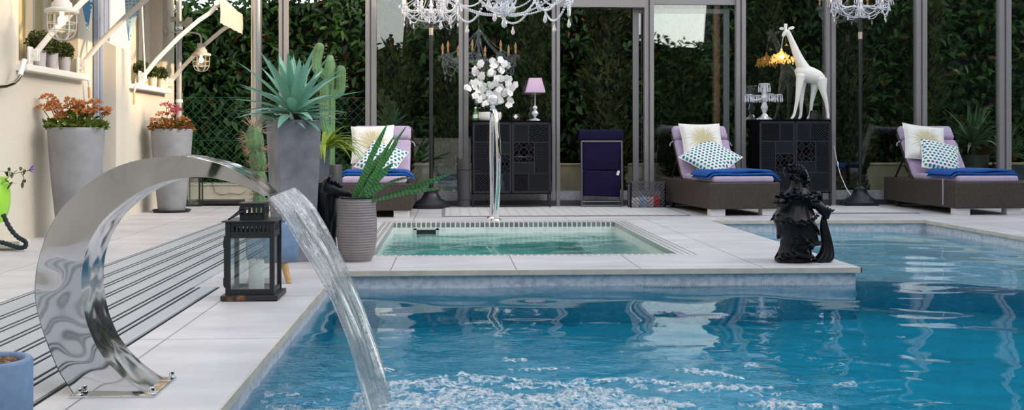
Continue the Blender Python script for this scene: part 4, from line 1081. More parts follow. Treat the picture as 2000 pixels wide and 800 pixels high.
for q in [(686,396,757,241,15,.0,-.02,-4,.2),(702,396,796,243,9,.05,.12,-6,.3),(694,396,757,284,15,.03,.10,0,-.5),(700,396,778,276,12,.01,.05,-3,.5),(702,394,769,317,17,-.04,-.05,-4,.1),(711,396,729,337,15,-.06,-.09,-3,-.1),
          (716,394,804,347,13,-.03,-.05,-14,.9),(712,396,884,337,16,-.05,-.10,2,.5),(716,397,866,367,13,-.07,-.12,-5,.6),(694,396,741,330,13,-.03,.0,0,-.7),(684,396,728,322,11,.05,.10,0,.6),(705,396,752,357,14,-.07,-.11,-4,.3),(690,397,712,352,12,-.05,-.08,0,.9),(698,396,772,262,10,.06,.12,-3,.1),(688,396,742,300,12,.04,.06,-3,-.4),(708,396,750,300,12,-.02,.02,-3,.4)]: blade(*q)

# ------------------------------------------------------------ black sculptures
m_sculpt = mat('black_patina', (.0045,.005,.0085), .38, var=.3, vscale=10, bump=.2, bscale=22, spec=.32)
yl = 7.76; cl_ = AY(640, HOR, yl); sl = yl/F
st_ = thing('draped_sculpture', 'black draped sculpture with a bowed snout, tucked between the square planter and the ribbed vase', 'sculpture', (cl_.x, yl, 0))
m = M(); path = [(640,504,19,1),(638,480,17,1),(636,450,18,1),(636,425,19,1),(635,400,21,1),(634,375,22,1),(636,356,17,1),(641,347,8,1),(644,343,2,1)]; rings = []
P = []
for i in range(len(path)-1):
    for k in range(6):
        t = k/6; P.append([path[i][j]*(1-t)+path[i+1][j]*t for j in range(3)])
P.append(path[-1][:3])
for i, (a, b, rr) in enumerate(P):
    z = (HOR-b)*sl + H; xx = (a-640)*sl; ring = []
    for j in range(40):
        q = 2*PI*j/40; w_ = 1 + .13*sin(5*q+z*9) + .07*sin(9*q-z*14); ring.append((xx + rr*sl*w_*cos(q), rr*sl*w_*.95*sin(q), z))
    rings.append(ring)
b0 = rings[0][0][2]; rings = [[(x, y, max(0, z-b0)) if k == 0 else (x, y, z) for x, y, z in r_] for k, r_ in enumerate(rings)]
m.loft(rings); m.build('robe', m_sculpt, st_, angle=85)
m = M(); V = lambda a, b, d=0: ((a-640)*sl, d, (HOR-b)*sl + H)
m.tube([V(634,372),V(644,366,-.02),V(654,369,-.03),V(664,373,-.035),V(674,376,-.035),V(683,378,-.035),V(688,380,-.035)], [.072,.062,.050,.038,.032,.026,.010], 18); m.build('snout', m_sculpt, st_)
m = M()
for a, b, L, an in ((646,358,.05,.5),(652,360,.055,.2),(657,362,.05,-.1),(648,374,.06,-.4),(655,380,.05,-.7),(642,352,.05,.9)):
    m.tube([V(a,b,-.045), (V(a,b)[0]+L*.5*cos(an), -.065, V(a,b)[2]+L*.5*sin(an)+.01), (V(a,b)[0]+L*cos(an), -.045, V(a,b)[2]+L*sin(an))], [.012,.014,.004], 8)
m.build('crest', m_sculpt, st_)

yr_ = 7.36; cr_ = AY(1566, HOR, yr_); sr = yr_/F
st_ = thing('ruffled_sculpture', 'black sculpture of a swirling ruffled gown standing at the tip of the spa deck', 'sculpture', (cr_.x, yr_, 0))
tab = [(516,1511,1586),(508,1510,1586),(500,1515,1585),(490,1519,1584),(480,1521,1589),(475,1521,1601),(470,1522,1602),(462,1519,1601),(447,1513,1598),(432,1506,1593),(428,1507,1591),(415,1513,1588),(402,1520,1585),(395,1518,1586),(385,1524,1588),(376,1533,1586),(368,1541,1581),(358,1543,1576),(350,1545,1573),(343,1547,1568)]
m = M(); rings = []; ys = [516 - i*(516-343)/86 for i in range(87)]
TA = sorted(tab)
for y in ys:
    l = np.interp(y, [q[0] for q in TA], [q[1] for q in TA]); r_ = np.interp(y, [q[0] for q in TA], [q[2] for q in TA]); cx = ((l+r_)/2-1566)*sr; hw = (r_-l)/2*sr; z = (HOR-y)*sr + H
    ring = []
    for j in range(96):
        q = 2*PI*j/96; swirl = z*5.5
        tier = (((516-y)/38.0 + .50*sin(q+.9) + .10*sin(3*q+1) + 2.0) % 1.0); lip = (1-tier)**2.2
        w_ = .93 + .16*lip + .035*lip*sin(11*q+swirl) + .010*sin(19*q - swirl) + .03*sin(4*q+swirl*.7)
        zz = z - .010*lip*(1+sin(11*q+swirl))*(1 if y < 506 else 0)
        ring.append((cx + hw*w_*cos(q)*.97, hw*.78*w_*sin(q), max(.0, zz)))
    rings.append(ring)
mz_ = rings[0]; rings[0] = [(x, y, 0) for x, y, z in mz_]; m.loft(rings); m.build('gown', m_sculpt, st_, angle=100)
V = lambda a, b, d=0: ((a-1566)*sr, d, (HOR-b)*sr + H)
def frill(name, pts, w0, n=60, amp=.018, up=.03):
    P = smooth_pts(resample([Vector(V(*p)) for p in pts], n), 3); rows = []
    for i, p in enumerate(P):
        t = i/(n-1); w_ = w0*sr*(sin(PI*min(.98, max(.02, t)))**.5); wv_ = amp*sin(i*.95)+.5*amp*sin(i*2.1)
        rows.append([p + Vector((0,-.010,-w_*.5)), p + Vector((wv_*.4,-.03-wv_,0)), p + Vector((wv_,-.012+wv_,w_*.5)), p + Vector((wv_*.4,.012-wv_*.5,0))])
    m = M(); m.loft(rows); m.build(name, m_sculpt, st_, angle=100)
frill('hood', [(1546,385,-.02),(1552,368,-.03),(1553,352,-.03),(1546,347,-.02),(1530,338,0),(1532,331,.02),(1548,328,.03),(1562,331,.02),(1571,339,.0),(1574,350,-.02),(1572,366,-.03)], 17)
frill('hood', [(1533,334,.0),(1548,330,-.02),(1562,333,-.03),(1570,344,-.04),(1572,358,-.04)], 20)
frill('frill', [(1506,393,-.05),(1512,382,-.08),(1525,384,-.11),(1540,378,-.11),(1560,386,-.11),(1580,384,-.08),(1600,382,-.02)], 13, amp=.024)
frill('frill', [(1504,398,-.03),(1516,400,-.09),(1530,396,-.11),(1522,388,-.10)], 12, amp=.022)
frill('frill', [(1582,384,-.05),(1592,380,-.04),(1600,386,-.02),(1596,392,-.02)], 12, amp=.02)
frill('frill', [(1512,436,-.10),(1530,432,-.14),(1552,438,-.15),(1574,430,-.13),(1592,420,-.06)], 10, amp=.016)
frill('frill', [(1544,458,-.15),(1556,466,-.16),(1566,478,-.16),(1578,474,-.13),(1600,478,-.04)], 12, amp=.02)
frill('frill', [(1511,512,-.05),(1524,498,-.11),(1545,494,-.13),(1570,500,-.12),(1585,508,-.05)], 12, amp=.02)
m = M(); m.tube([V(1584,400,-.03),V(1594,402,-.05),V(1603,411,-.05),V(1611,419,-.05),V(1610,427,-.04)], [.030,.034,.036,.034,.024], 14); m.build('sleeve', m_sculpt, st_)
for k, (a, b) in enumerate(((1612,405),(1617,408),(1625,411),(1622,414),(1607,408))):
    m = M(); m.tube([V(1608,414,-.07), V((1608+a)/2, (414+b)/2-1, -.08), V(a, b, -.075)], [.010,.008,.004], 8); m.build('finger', m_sculpt, st_)
m = M(); rings = []
for y, l, r_ in ((424,1603,1612),(435,1601,1614),(450,1600,1618),(468,1602,1623),(484,1602,1627),(496,1598,1629),(505,1590,1629),(511,1583,1626),(516,1581,1620)):
    cx = ((l+r_)/2-1566)*sr; hw = (r_-l)/2*sr; z = max(0, (HOR-y)*sr + H) if y < 515 else 0
    rings.append([(cx + hw*(1+.07*sin(6*2*PI*j/48+y*.05))*cos(2*PI*j/48), -.03 + hw*.75*(1+.12*sin(8*2*PI*j/48+y*.03))*sin(2*PI*j/48), z) for j in range(48)])
m.loft(rings); m.build('drape', m_sculpt, st_, angle=100)
# ------------------------------------------------------------ rattan loungers, pillows, towels
def weave_mat(name, ca, cb):
    m, t, out = nt(name); p = N(t, 'BsdfPrincipled', Roughness=.55); t.links.new(p.outputs[0], out.inputs[0])
    tc = N(t, 'TexCoord'); sp_ = N(t, 'SeparateXYZ'); t.links.new(tc.outputs['Object'], sp_.inputs[0])
    ad = N(t, 'Math'); t.links.new(sp_.outputs[0], ad.inputs[0]); t.links.new(sp_.outputs[1], ad.inputs[1])
    cb_ = N(t, 'CombineXYZ'); t.links.new(ad.outputs[0], cb_.inputs[0]); t.links.new(sp_.outputs[2], cb_.inputs[1])
    b = N(t, 'TexBrick'); b.offset = .5
    for k, v in (('Color1', col4(ca)), ('Color2', col4(cb)), ('Mortar', col4(tuple(x*.25 for x in ca))), ('Scale', 1.0), ('Mortar Size', .0018), ('Mortar Smooth', .6), ('Brick Width', .013), ('Row Height', .022)): b.inputs[k].default_value = v
    t.links.new(cb_.outputs[0], b.inputs['Vector']); t.links.new(b.outputs['Color'], p.inputs['Base Color'])
    bm = N(t, 'Bump', Strength=.9, Distance=.004); bm.invert = True; t.links.new(b.outputs['Fac'], bm.inputs['Height']); t.links.new(bm.outputs[0], p.inputs['Normal']); return m
m_rattan = weave_mat('brown_rattan', (.085,.062,.048), (.05,.038,.032))
m_lilac = mat('lilac_canvas', (.41,.325,.46), .9, var=.06, vscale=9, bump=.2, bscale=12, sheen=.2)
m_foot = mat('light_metal_foot', (.72,.72,.72), .4)
m_blue = mat('royal_blue_towelling', (.003,.075,.30), .95, var=.25, vscale=20, bump=.5, bscale=160)
def softbox(m, c, d, rot=None, rad=.03, n=4):
    """box with rounded edges"""
    x, y, z = d[0]/2, d[1]/2, d[2]/2; rad = min(rad, x*.99, y*.99, z*.99); rings = []
    lv = [(-z, -rad), ] ; prof = []
    for i in range(n+1): a = PI/2*i/n; prof.append((-z + rad*(1-sin(a)), rad*(1-cos(a))))
    prof = [(-z + rad*(1-cos(PI/2*i/n)), rad*(1-sin(PI/2*i/n))) for i in range(n+1)]
    prof = prof + [(-p[0], p[1]) for p in reversed(prof)]
    for zz, ins in prof:
        ring = []
        for (sx, sy, a0) in ((1,1,0),(-1,1,PI/2),(-1,-1,PI),(1,-1,1.5*PI)):
            for i in range(n+1):
                a = a0 + PI/2*i/n; ring.append(Vector((sx*(x-rad) + (rad-ins)*cos(a), sy*(y-rad) + (rad-ins)*sin(a), zz)))
        rings.append(ring)
    c = Vector(c); R = rot if rot is not None else Matrix.Identity(3)
    m.loft([[c + R @ p for p in r_] for r_ in rings]); return m
LL, LW = 1.88, .82
def make_lounger(lab, loc, rz):
    t_ = thing('sun_lounger', lab, 'sun lounger', loc, rz, 'rattan sun loungers before the glass screen')
    w = LW/2; m = M()
    m.bx(-w, w, 0, .03, .075, .37); m.bx(-w, w, LL-.03, LL, .075, .37); m.bx(-w, -w+.03, .03, LL-.03, .075, .37); m.bx(w-.03, w, .03, LL-.03, .075, .37); m.bx(-w+.03, w-.03, .03, LL-.03, .33, .36)
    m.build('base', m_rattan, t_, smooth=False, bevel=.012)
    for x in (-w+.11, w-.11): m = M(); m.bx(x-.085, x+.085, .04, .16, 0, .075); m.build('foot', m_foot, t_, smooth=False, bevel=.004)
    for x in (-w+.08, w-.08): m = M(); m.tube([(x-.02,LL-.25,.05),(x+.02,LL-.25,.05)], .05, 18); m.bar((x,LL-.25,.05),(x,LL-.25,.09),.03); m.build('wheel', m_black, t_)
    hy = 1.20; A = math.radians(52); R = Matrix.Rotation(A, 3, 'X'); L2 = .70
    pt = lambda u, v, z: Vector((u, hy, .38)) + R @ Vector((0, v, z))
    m = M(); q = R
    m.box(pt(0, L2/2, -.02), (LW-.12, L2, .03), R); m.build('backrest_frame', m_rattan, t_, smooth=False, bevel=.008)
    m = M()
    for x in (-.28, .28): m.bar(pt(x, L2*.62, -.03), (x, LL-.06, .36), .018)
    m.build('backrest_stay', m_black, t_, smooth=False)
    m = M(); softbox(m, (0, .02+(hy-.03)/2, .402), (.70, hy-.03, .075), None, .03)
    for k in range(1, 4): m.tube([(-.345, hy*k/4, .437),(.345, hy*k/4, .437)], .006, 6)
    m.build('seat_mattress', m_lilac, t_, angle=60)
    m = M(); softbox(m, pt(0, .275, .035), (.70, .55, .08), R, .034); softbox(m, pt(0, .655, .045), (.70, .205, .10), R, .045); m.build('back_mattress', m_lilac, t_, angle=60)
    m = M()
    for s in (-1, 1): m.tube([pt(s*.35, .55, .03), pt(s*.385, .54, .0), pt(s*.40, .50, -.01)], .008, 6)
    m.build('mattress_tie', m_lilac, t_)
    return t_
Y0 = 11.75
c1 = AY(729.5, HOR, Y0); c2_ = AY(1457, HOR, Y0); c3 = AY(1865, HOR, Y0)
lounge = [make_lounger('rattan lounger with lilac mattress, behind the banded snake plant', (c1.x, Y0, 0), 0)]
lounge.append(copy_thing(lounge[0], (c2_.x, Y0+.03, 0), math.radians(5.5), 'rattan lounger with lilac mattress, beside the wire magazine basket'))
lounge.append(copy_thing(lounge[0], (c3.x + LW/2, Y0, 0), math.radians(1.5), 'rattan lounger with lilac mattress, before the dark yuccas and nearest the bay end'))
strap = M(); strap.bar((-LW/2-.004, .28, .40), (-LW/2-.008, .27, .10), .02, .006); o = strap.build('hanging_tie', m_lilac, lounge[2], smooth=False)

def burst_mat():
    m, t, out = nt('cream_cotton_gold_burst'); p = N(t, 'BsdfPrincipled', Roughness=.9); t.links.new(p.outputs[0], out.inputs[0])
    tc = N(t, 'TexCoord'); sp_ = N(t, 'SeparateXYZ'); t.links.new(tc.outputs['Object'], sp_.inputs[0])
    at = N(t, 'Math', operation='ARCTAN2'); t.links.new(sp_.outputs[2], at.inputs[0]); t.links.new(sp_.outputs[0], at.inputs[1])
    nz = N(t, 'TexNoise', Scale=14.0, Detail=1.0); nz.noise_dimensions = '1D'; t.links.new(at.outputs[0], nz.inputs['W'])
    cb_ = N(t, 'CombineXYZ'); t.links.new(sp_.outputs[0], cb_.inputs[0]); t.links.new(sp_.outputs[2], cb_.inputs[1])
    ln = N(t, 'VectorMath', operation='LENGTH'); t.links.new(cb_.outputs[0], ln.inputs[0])
    ml = N(t, 'Math', operation='MULTIPLY_ADD'); ml.inputs[1].default_value = -3.4; ml.inputs[2].default_value = .88; t.links.new(ln.outputs['Value'], ml.inputs[0])
    ad = N(t, 'Math', operation='ADD'); t.links.new(nz.outputs[0], ad.inputs[0]); t.links.new(ml.outputs[0], ad.inputs[1])
    rp = N(t, 'ValToRGB'); rp.color_ramp.elements[0].position = .83; rp.color_ramp.elements[1].position = 1.0; rp.color_ramp.elements[0].color = (.74,.73,.68,1); rp.color_ramp.elements[1].color = (.50,.44,.26,1)
    t.links.new(ad.outputs[0], rp.inputs[0]); t.links.new(rp.outputs[0], p.inputs['Base Color']); return m
def dotted_mat():
    m, t, out = nt('white_cotton_teal_dots'); p = N(t, 'BsdfPrincipled', Roughness=.9); t.links.new(p.outputs[0], out.inputs[0])
    tc = N(t, 'TexCoord'); sp_ = N(t, 'SeparateXYZ'); t.links.new(tc.outputs['Object'], sp_.inputs[0])
    def mth(op, a, b=None, c=None):
        n = N(t, 'Math', operation=op)
        for i, v in enumerate((a, b, c)):
            if v is None: continue
            if isinstance(v, (int, float)): n.inputs[i].default_value = v
            else: t.links.new(v, n.inputs[i])
        return n.outputs[0]
    v = mth('DIVIDE', sp_.outputs[2], .046); row = mth('FLOOR', v); odd = mth('MODULO', mth('ADD', row, 100.0), 2.0)
    u = mth('ADD', mth('DIVIDE', sp_.outputs[0], .050), mth('MULTIPLY', odd, .5))
    fu = mth('SUBTRACT', mth('FRACT', mth('ADD', u, 100.0)), .5); fv = mth('SUBTRACT', mth('FRACT', mth('ADD', v, 100.0)), .5)
    d = mth('SQRT', mth('ADD', mth('MULTIPLY', fu, fu), mth('MULTIPLY', fv, fv)))
    wn_ = N(t, 'TexWhiteNoise'); wn_.noise_dimensions = '2D'; cb_ = N(t, 'CombineXYZ'); t.links.new(mth('FLOOR', u), cb_.inputs[0]); t.links.new(row, cb_.inputs[1]); t.links.new(cb_.outputs[0], wn_.inputs[0])
    rc = N(t, 'ValToRGB'); rc.color_ramp.elements[0].color = (.012,.20,.23,1); rc.color_ramp.elements[1].color = (.02,.30,.26,1); e = rc.color_ramp.elements.new(.5); e.color = (.01,.12,.24,1); t.links.new(wn_.outputs[0], rc.inputs[0])
    fac = mth('LESS_THAN', d, .34); mx = N(t, 'Mix'); mx.data_type = 'RGBA'; mx.inputs[6].default_value = (.76,.76,.72,1); t.links.new(rc.outputs[0], mx.inputs[7]); t.links.new(fac, mx.inputs[0]); t.links.new(mx.outputs[2], p.inputs['Base Color']); return m
m_burst, m_dots = burst_mat(), dotted_mat(); m_trimw = mat('white_cotton', (.74,.74,.70), .9)
def pillow_mesh(w, th):
    n = 20; fr = []; bk = []
    for i in range(n+1):
        for j in range(n+1):
            u, v = 2*i/n-1, 2*j/n-1; pinch = 1 - .07*(1-abs(u)**2)*(v*v) ; px_ = 1 - .07*(1-abs(v)**2)*(u*u)
            b = ((1-u**4)*(1-v**4))**.55; fr.append((u*w/2*px_, -th*b, v*w/2*pinch)); bk.append((u*w/2*px_, th*b*.8, v*w/2*pinch))
    fs = []
    for i in range(n):
        for j in range(n):
            a = i*(n+1)+j; fs.append((a, a+n+1, a+n+2, a+1))
    return fr, bk, fs
def pillow(lab, w, th, mt, loc, rx, ry, rz, group):
    fr, bk, fs = pillow_mesh(w, th); t_ = thing('scatter_pillow', lab, 'pillow', loc, 0, group); t_.rotation_mode = 'YXZ'; t_.rotation_euler = (rx, ry, rz)
    M().add(fr, fs).build('cover', mt, t_); M().add(bk, [f[::-1] for f in fs]).build('back_panel', m_trimw, t_)
    n = 20; idx = [j for j in range(n+1)] + [i*(n+1)+n for i in range(1, n+1)] + [n*(n+1)+j for j in range(n-1, -1, -1)] + [i*(n+1) for i in range(n-1, 0, -1)]
    m = M(); m.tube([fr[i] for i in idx] + [fr[idx[0]]], .005, 6, False); m.build('piping', m_trimw, t_)
A52 = math.radians(-38)
names = ['on the lounger behind the snake plant', 'on the lounger beside the magazine basket', 'on the lounger before the yuccas']
pil = [((728,281), (745,311), -.10, .55, .10, .35), ((1371,276), (1388,307), 0, .785, 0, .02), ((1806,279), (1836,306), .12, .25, .12, .32)]
for k in range(3):
    (ax, ay), (bx_, by_), r1, r2, z1, z2 = pil[k]
    lo_ = lounge[k]; Mw = Matrix.Translation(lo_.location) @ Matrix.Rotation(lo_.rotation_euler.z, 4, 'Z')
    pa = AY(ax, ay, 13.08 if k != 1 else 13.10); pb = AY(bx_, by_, 12.86 if k != 1 else 12.88)
    pillow('cream square pillow with a gold burst ' + names[k], .52, .075, m_burst, pa, math.radians(-32), (-.05, 0, .16)[k], lo_.rotation_euler.z*.5, 'cream burst pillows')
    pillow('white pillow with teal dots ' + names[k], .48 if k != 1 else .56, .07, m_dots, pb, math.radians((-40,-50,-40)[k]), (.45, .785, .30)[k], (0, 0, .1)[k], 'teal dotted pillows')
def towel(k, x0, x1, y0, y1, lab):
    lo_ = lounge[k]; t_ = thing('folded_towel', lab, 'towel', lo_.location + Vector((0,0,.444)), lo_.rotation_euler.z, 'royal blue towels on the loungers')
    for q, (zb, th, dx, dy) in enumerate(((0, .030, 0, 0), (.032, .030, -.012, .015))):
        m = M(); n = 26; rings = []
        for i in range(n+1):
            t = i/n; x = x0 + (x1-x0)*t + dx; wv_ = .006*sin(t*9+q*2) + (.012 if abs(t-.5) > .47 else 0)*0
            ends = min(1, 6*min(t, 1-t)+.35); h = th*ends; z0 = zb + wv_*(1 if q else .3) + .003
            droop = -.035*max(0, (abs(x)-.345))/.06 if abs(x) > .345 else 0
            yy0, yy1 = y0 + dy + .008*sin(t*7+q), y1 + dy + .008*sin(t*5+1)
            rings.append([(x, yy0, z0+h*.25+droop), (x, yy0+.006, z0+droop), (x, yy1, z0+droop), (x, yy1, z0+h+droop), (x, (yy0+yy1)/2, z0+h+.003+droop), (x, yy0+.03, z0+h+droop), (x, yy0+.004, z0+h*.75+droop)])
        m.loft(rings); m.build('fold', m_blue, t_, angle=70)
towel(0, -.42, .42, .30, .78, 'royal blue folded towel across the lounger behind the snake plant')
towel(1, -.41, .45, .06, .62, 'royal blue folded towel on the lounger beside the magazine basket')
towel(2, -.40, .43, .10, .70, 'royal blue folded towel on the lounger before the yuccas')

# ------------------------------------------------------------ pierced metal cabinets
m_cab = mat('black_lacquered_steel', (.019,.020,.027), .5, spec=.3); m_cabin = mat('cabinet_shade_black', (.004,.004,.006), .9, spec=.05)  # body blacker than the doors, painting the shade behind the fretwork
def clip(p, q, r):
    x0, x1, z0, z1 = r; d = (q[0]-p[0], q[1]-p[1]); t0, t1 = 0., 1.
    for pp, qq in ((-d[0], p[0]-x0), (d[0], x1-p[0]), (-d[1], p[1]-z0), (d[1], z1-p[1])):
        if abs(pp) < 1e-9:
            if qq < 0: return None
        else:
            t = qq/pp
            if pp < 0: t0 = max(t0, t)
            else: t1 = min(t1, t)
    if t0 >= t1: return None
    return (p[0]+d[0]*t0, p[1]+d[1]*t0), (p[0]+d[0]*t1, p[1]+d[1]*t1)
def pat(m, r, kind, y=0):
    x0, x1, z0, z1 = r; T = .0042
    def ln(p, q, w=T):
        c = clip(p, q, r)
        if c: m.bar((c[0][0], y, c[0][1]), (c[1][0], y, c[1][1]), w, .004, up=(0,1,0))
    W, Hh = x1-x0, z1-z0
    if kind in ('fine', 'diag', 'basket'):
        st = {'fine': .020, 'diag': .030, 'basket': .034}[kind]; k = -Hh
        i = 0
        while k < W + Hh:
            if kind != 'basket':
                ln((x0+k, z0), (x0+k+Hh, z1)); ln((x0+k, z0), (x0+k-Hh, z1))
            else:
                ln((x0+k, z0), (x0+k+Hh, z1), .006 if i % 2 else .003); ln((x0+k+Hh, z0), (x0+k, z1), .003 if i % 2 else .006); ln((x0+k-.006, z0), (x0+k-.006+Hh, z1), .003)
            k += st; i += 1
    elif kind == 'grid':
        x = x0
        while x < x1: ln((x, z0), (x, z1)); x += .017
        z = z0
        while z < z1: ln((x0, z), (x1, z), .005); z += .017
    elif kind in ('hex', 'zig'):
        st = .024; z = z0 - .02; i = 0; a = .012 if kind == 'zig' else .007
        while z < z1 + .02:
            x = x0; s = 1
            while x < x1 + .02: ln((x, z+a*s), (x+.012, z-a*s)); x += .012; s = -s
            z += st*.62; i += 1
    elif kind == 'star':
        n = 2; w_ = W/n; h_ = Hh/n
        for i in range(n):
            for j in range(n):
                cx, cz = x0+(i+.5)*w_, z0+(j+.5)*h_
                for k in range(8):
                    a = k*PI/4; b = a+PI/4; ra = w_*.5*(1 if k % 2 == 0 else .55); rb = w_*.5*(.55 if k % 2 == 0 else 1)
                    ln((cx+ra*cos(a), cz+ra*sin(a)), (cx+rb*cos(b), cz+rb*sin(b)), .006); ln((cx+w_*.23*cos(a), cz+w_*.23*sin(a)), (cx+w_*.23*cos(b), cz+w_*.23*sin(b)), .005); ln((cx+w_*.23*cos(a), cz+w_*.23*sin(a)), (cx+w_*.72*cos(a), cz+w_*.72*sin(a)), .006)
                ln((cx-w_/2, cz-h_/2), (cx+w_/2, cz+h_/2), .004); ln((cx-w_/2, cz+h_/2), (cx+w_/2, cz-h_/2), .004)
    for p, q in (((x0,z0),(x1,z0)),((x0,z1),(x1,z1)),((x0,z0),(x0,z1)),((x1,z0),(x1,z1))): m.bar((p[0],y,p[1]),(q[0],y,q[1]), .008, .005, up=(0,1,0))
CW, CZ0, CZ1, CD = .985, .17, 1.085, .32
lay = [[(0,.58,0,.27,'diag'),(.58,1,0,.27,'hex'),(0,.45,.27,.73,'grid'),(.45,1,.27,.45,'zig'),(.45,1,.45,.73,'star'),(0,.5,.73,1,'basket'),(.5,1,.73,1,'fine')],
       [(0,.42,0,.27,'fine'),(.42,1,0,.27,'basket'),(0,.58,.27,.57,'star'),(0,.58,.57,.73,'zig'),(.58,1,.27,.73,'grid'),(0,.42,.73,1,'diag'),(.42,1,.73,1,'fine')]]
def cabinet(lab, loc):
    t_ = thing('metal_cabinet', lab, 'cabinet', loc, 0, 'black pierced cabinets'); w = CW/2
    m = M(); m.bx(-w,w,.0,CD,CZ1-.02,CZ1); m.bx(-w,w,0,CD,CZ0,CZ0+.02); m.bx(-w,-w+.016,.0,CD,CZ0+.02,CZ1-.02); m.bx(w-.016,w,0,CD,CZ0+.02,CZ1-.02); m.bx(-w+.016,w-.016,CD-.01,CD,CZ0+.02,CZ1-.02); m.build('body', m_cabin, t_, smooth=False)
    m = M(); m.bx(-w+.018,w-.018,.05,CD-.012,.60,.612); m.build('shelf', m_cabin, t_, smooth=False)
    for x in (-w+.012, w-.012):
        for y in (.012, CD-.012): m = M(); m.bx(x-.011, x+.011, y-.011, y+.011, 0, CZ0); m.build('leg', m_cab, t_, smooth=False)
    m = M(); m.bx(-w+.02, w-.02, .0, .016, .02, .035); m.build('stretcher', m_cab, t_, smooth=False)
    for s in (0, 1):
        x0 = -w+.006 if s == 0 else .003; x1 = -.003 if s == 0 else w-.006; z0, z1 = CZ0+.012, CZ1-.024; m = M(); b = .020
        m.bx(x0,x1,-.014,.002,z0,z0+b); m.bx(x0,x1,-.014,.002,z1-b,z1); m.bx(x0,x0+b,-.014,.002,z0,z1); m.bx(x1-b,x1,-.014,.002,z0,z1)
        d = m.build('door', m_cab, t_, smooth=False); m = M(); X0, X1, Z0, Z1 = x0+b, x1-b, z0+b, z1-b
        for (a, bb, c, dd, kind) in lay[s]: pat(m, (X0+(X1-X0)*a+.004, X0+(X1-X0)*bb-.004, Z1-(Z1-Z0)*dd+.004, Z1-(Z1-Z0)*c-.004), kind, -.008)
        m.build('fretwork', m_cab, d, smooth=False)
    return t_
CYF = 13.34
cab1 = cabinet('black pierced metal cabinet under the white orchid, behind the spa rail', (AY(999.5, HOR, CYF).x, CYF, 0))
cab2 = copy_thing(cab1, (AY(1482, HOR, CYF).x + CW*.47, CYF, 0), 0, 'black pierced metal cabinet carrying the white giraffe lamp'); cab2.scale = (.94, 1, 1.015)
CT1, CT2 = CZ1, CZ1*1.015
# things kept inside
m_tealglass = mat('teal_glass', (.08,.30,.32), .15, spec=.8)
p = AY(980, 372, CYF+.08); b_ = thing('glass_bottle', 'teal patterned bottle standing inside the pierced cabinet below the orchid', 'bottle', (p.x, CYF+.10, CZ0+.021))
m = M(); m.lathe([(.001,0),(.034,0),(.036,.02),(.034,.12),(.014,.15),(.012,.18),(.022,.20),(.018,.23),(.001,.24)], 16); m.build('body', m_tealglass, b_)
p = AY(1022, 331, CYF+.1); b_ = thing('serving_dish', 'white dish on the shelf inside the pierced cabinet below the orchid', 'dish', (p.x, CYF+.15, .613))
m = M(); m.lathe([(.001,0),(.05,0),(.12,.022),(.115,.024),(.04,.006),(.001,.006)], 24); m.build('plate', m_white, b_)

# ------------------------------------------------------------ crystal work
mcr, t, out = nt('cut_crystal')
lw = N(t, 'LayerWeight', Blend=.45); gl = N(t, 'BsdfGlossy', Roughness=.06); gl.inputs[0].default_value = (.97,.97,1,1); tp = N(t, 'BsdfTransparent'); tp.inputs[0].default_value = (.94,.95,.97,1); df = N(t, 'BsdfDiffuse'); df.inputs[0].default_value = (.86,.87,.90,1)
a1 = N(t, 'MixShader'); a1.inputs[0].default_value = .50; t.links.new(tp.outputs[0], a1.inputs[1]); t.links.new(df.outputs[0], a1.inputs[2])
a2 = N(t, 'MixShader'); t.links.new(lw.outputs['Facing'], a2.inputs[0]); t.links.new(a1.outputs[0], a2.inputs[1]); t.links.new(gl.outputs[0], a2.inputs[2]); t.links.new(a2.outputs[0], out.inputs[0])
m_cry = mcr
m_flame = mat('lit_candle_bulb', (.9,.6,.4), .3, emit=(1,.48,.22), estr=1.6)
def strand(m, p, q, sag, r, n=None):
    p, q = Vector(p), Vector(q); L = (q-p).length + sag*1.4; n = n or max(4, int(L/(r*2.45)))
    for i in range(n+1):
        t = i/n; c = p.lerp(q, t) + Vector((0,0,-sag*4*t*(1-t))); m.ball(c, r, 6, 4)
def drop(m, c, L, r):
    m.lathe([(.001,0),(r*.35,-.15*L),(r,-.65*L),(r*.8,-.85*L),(.001,-L)], 6, c=c)
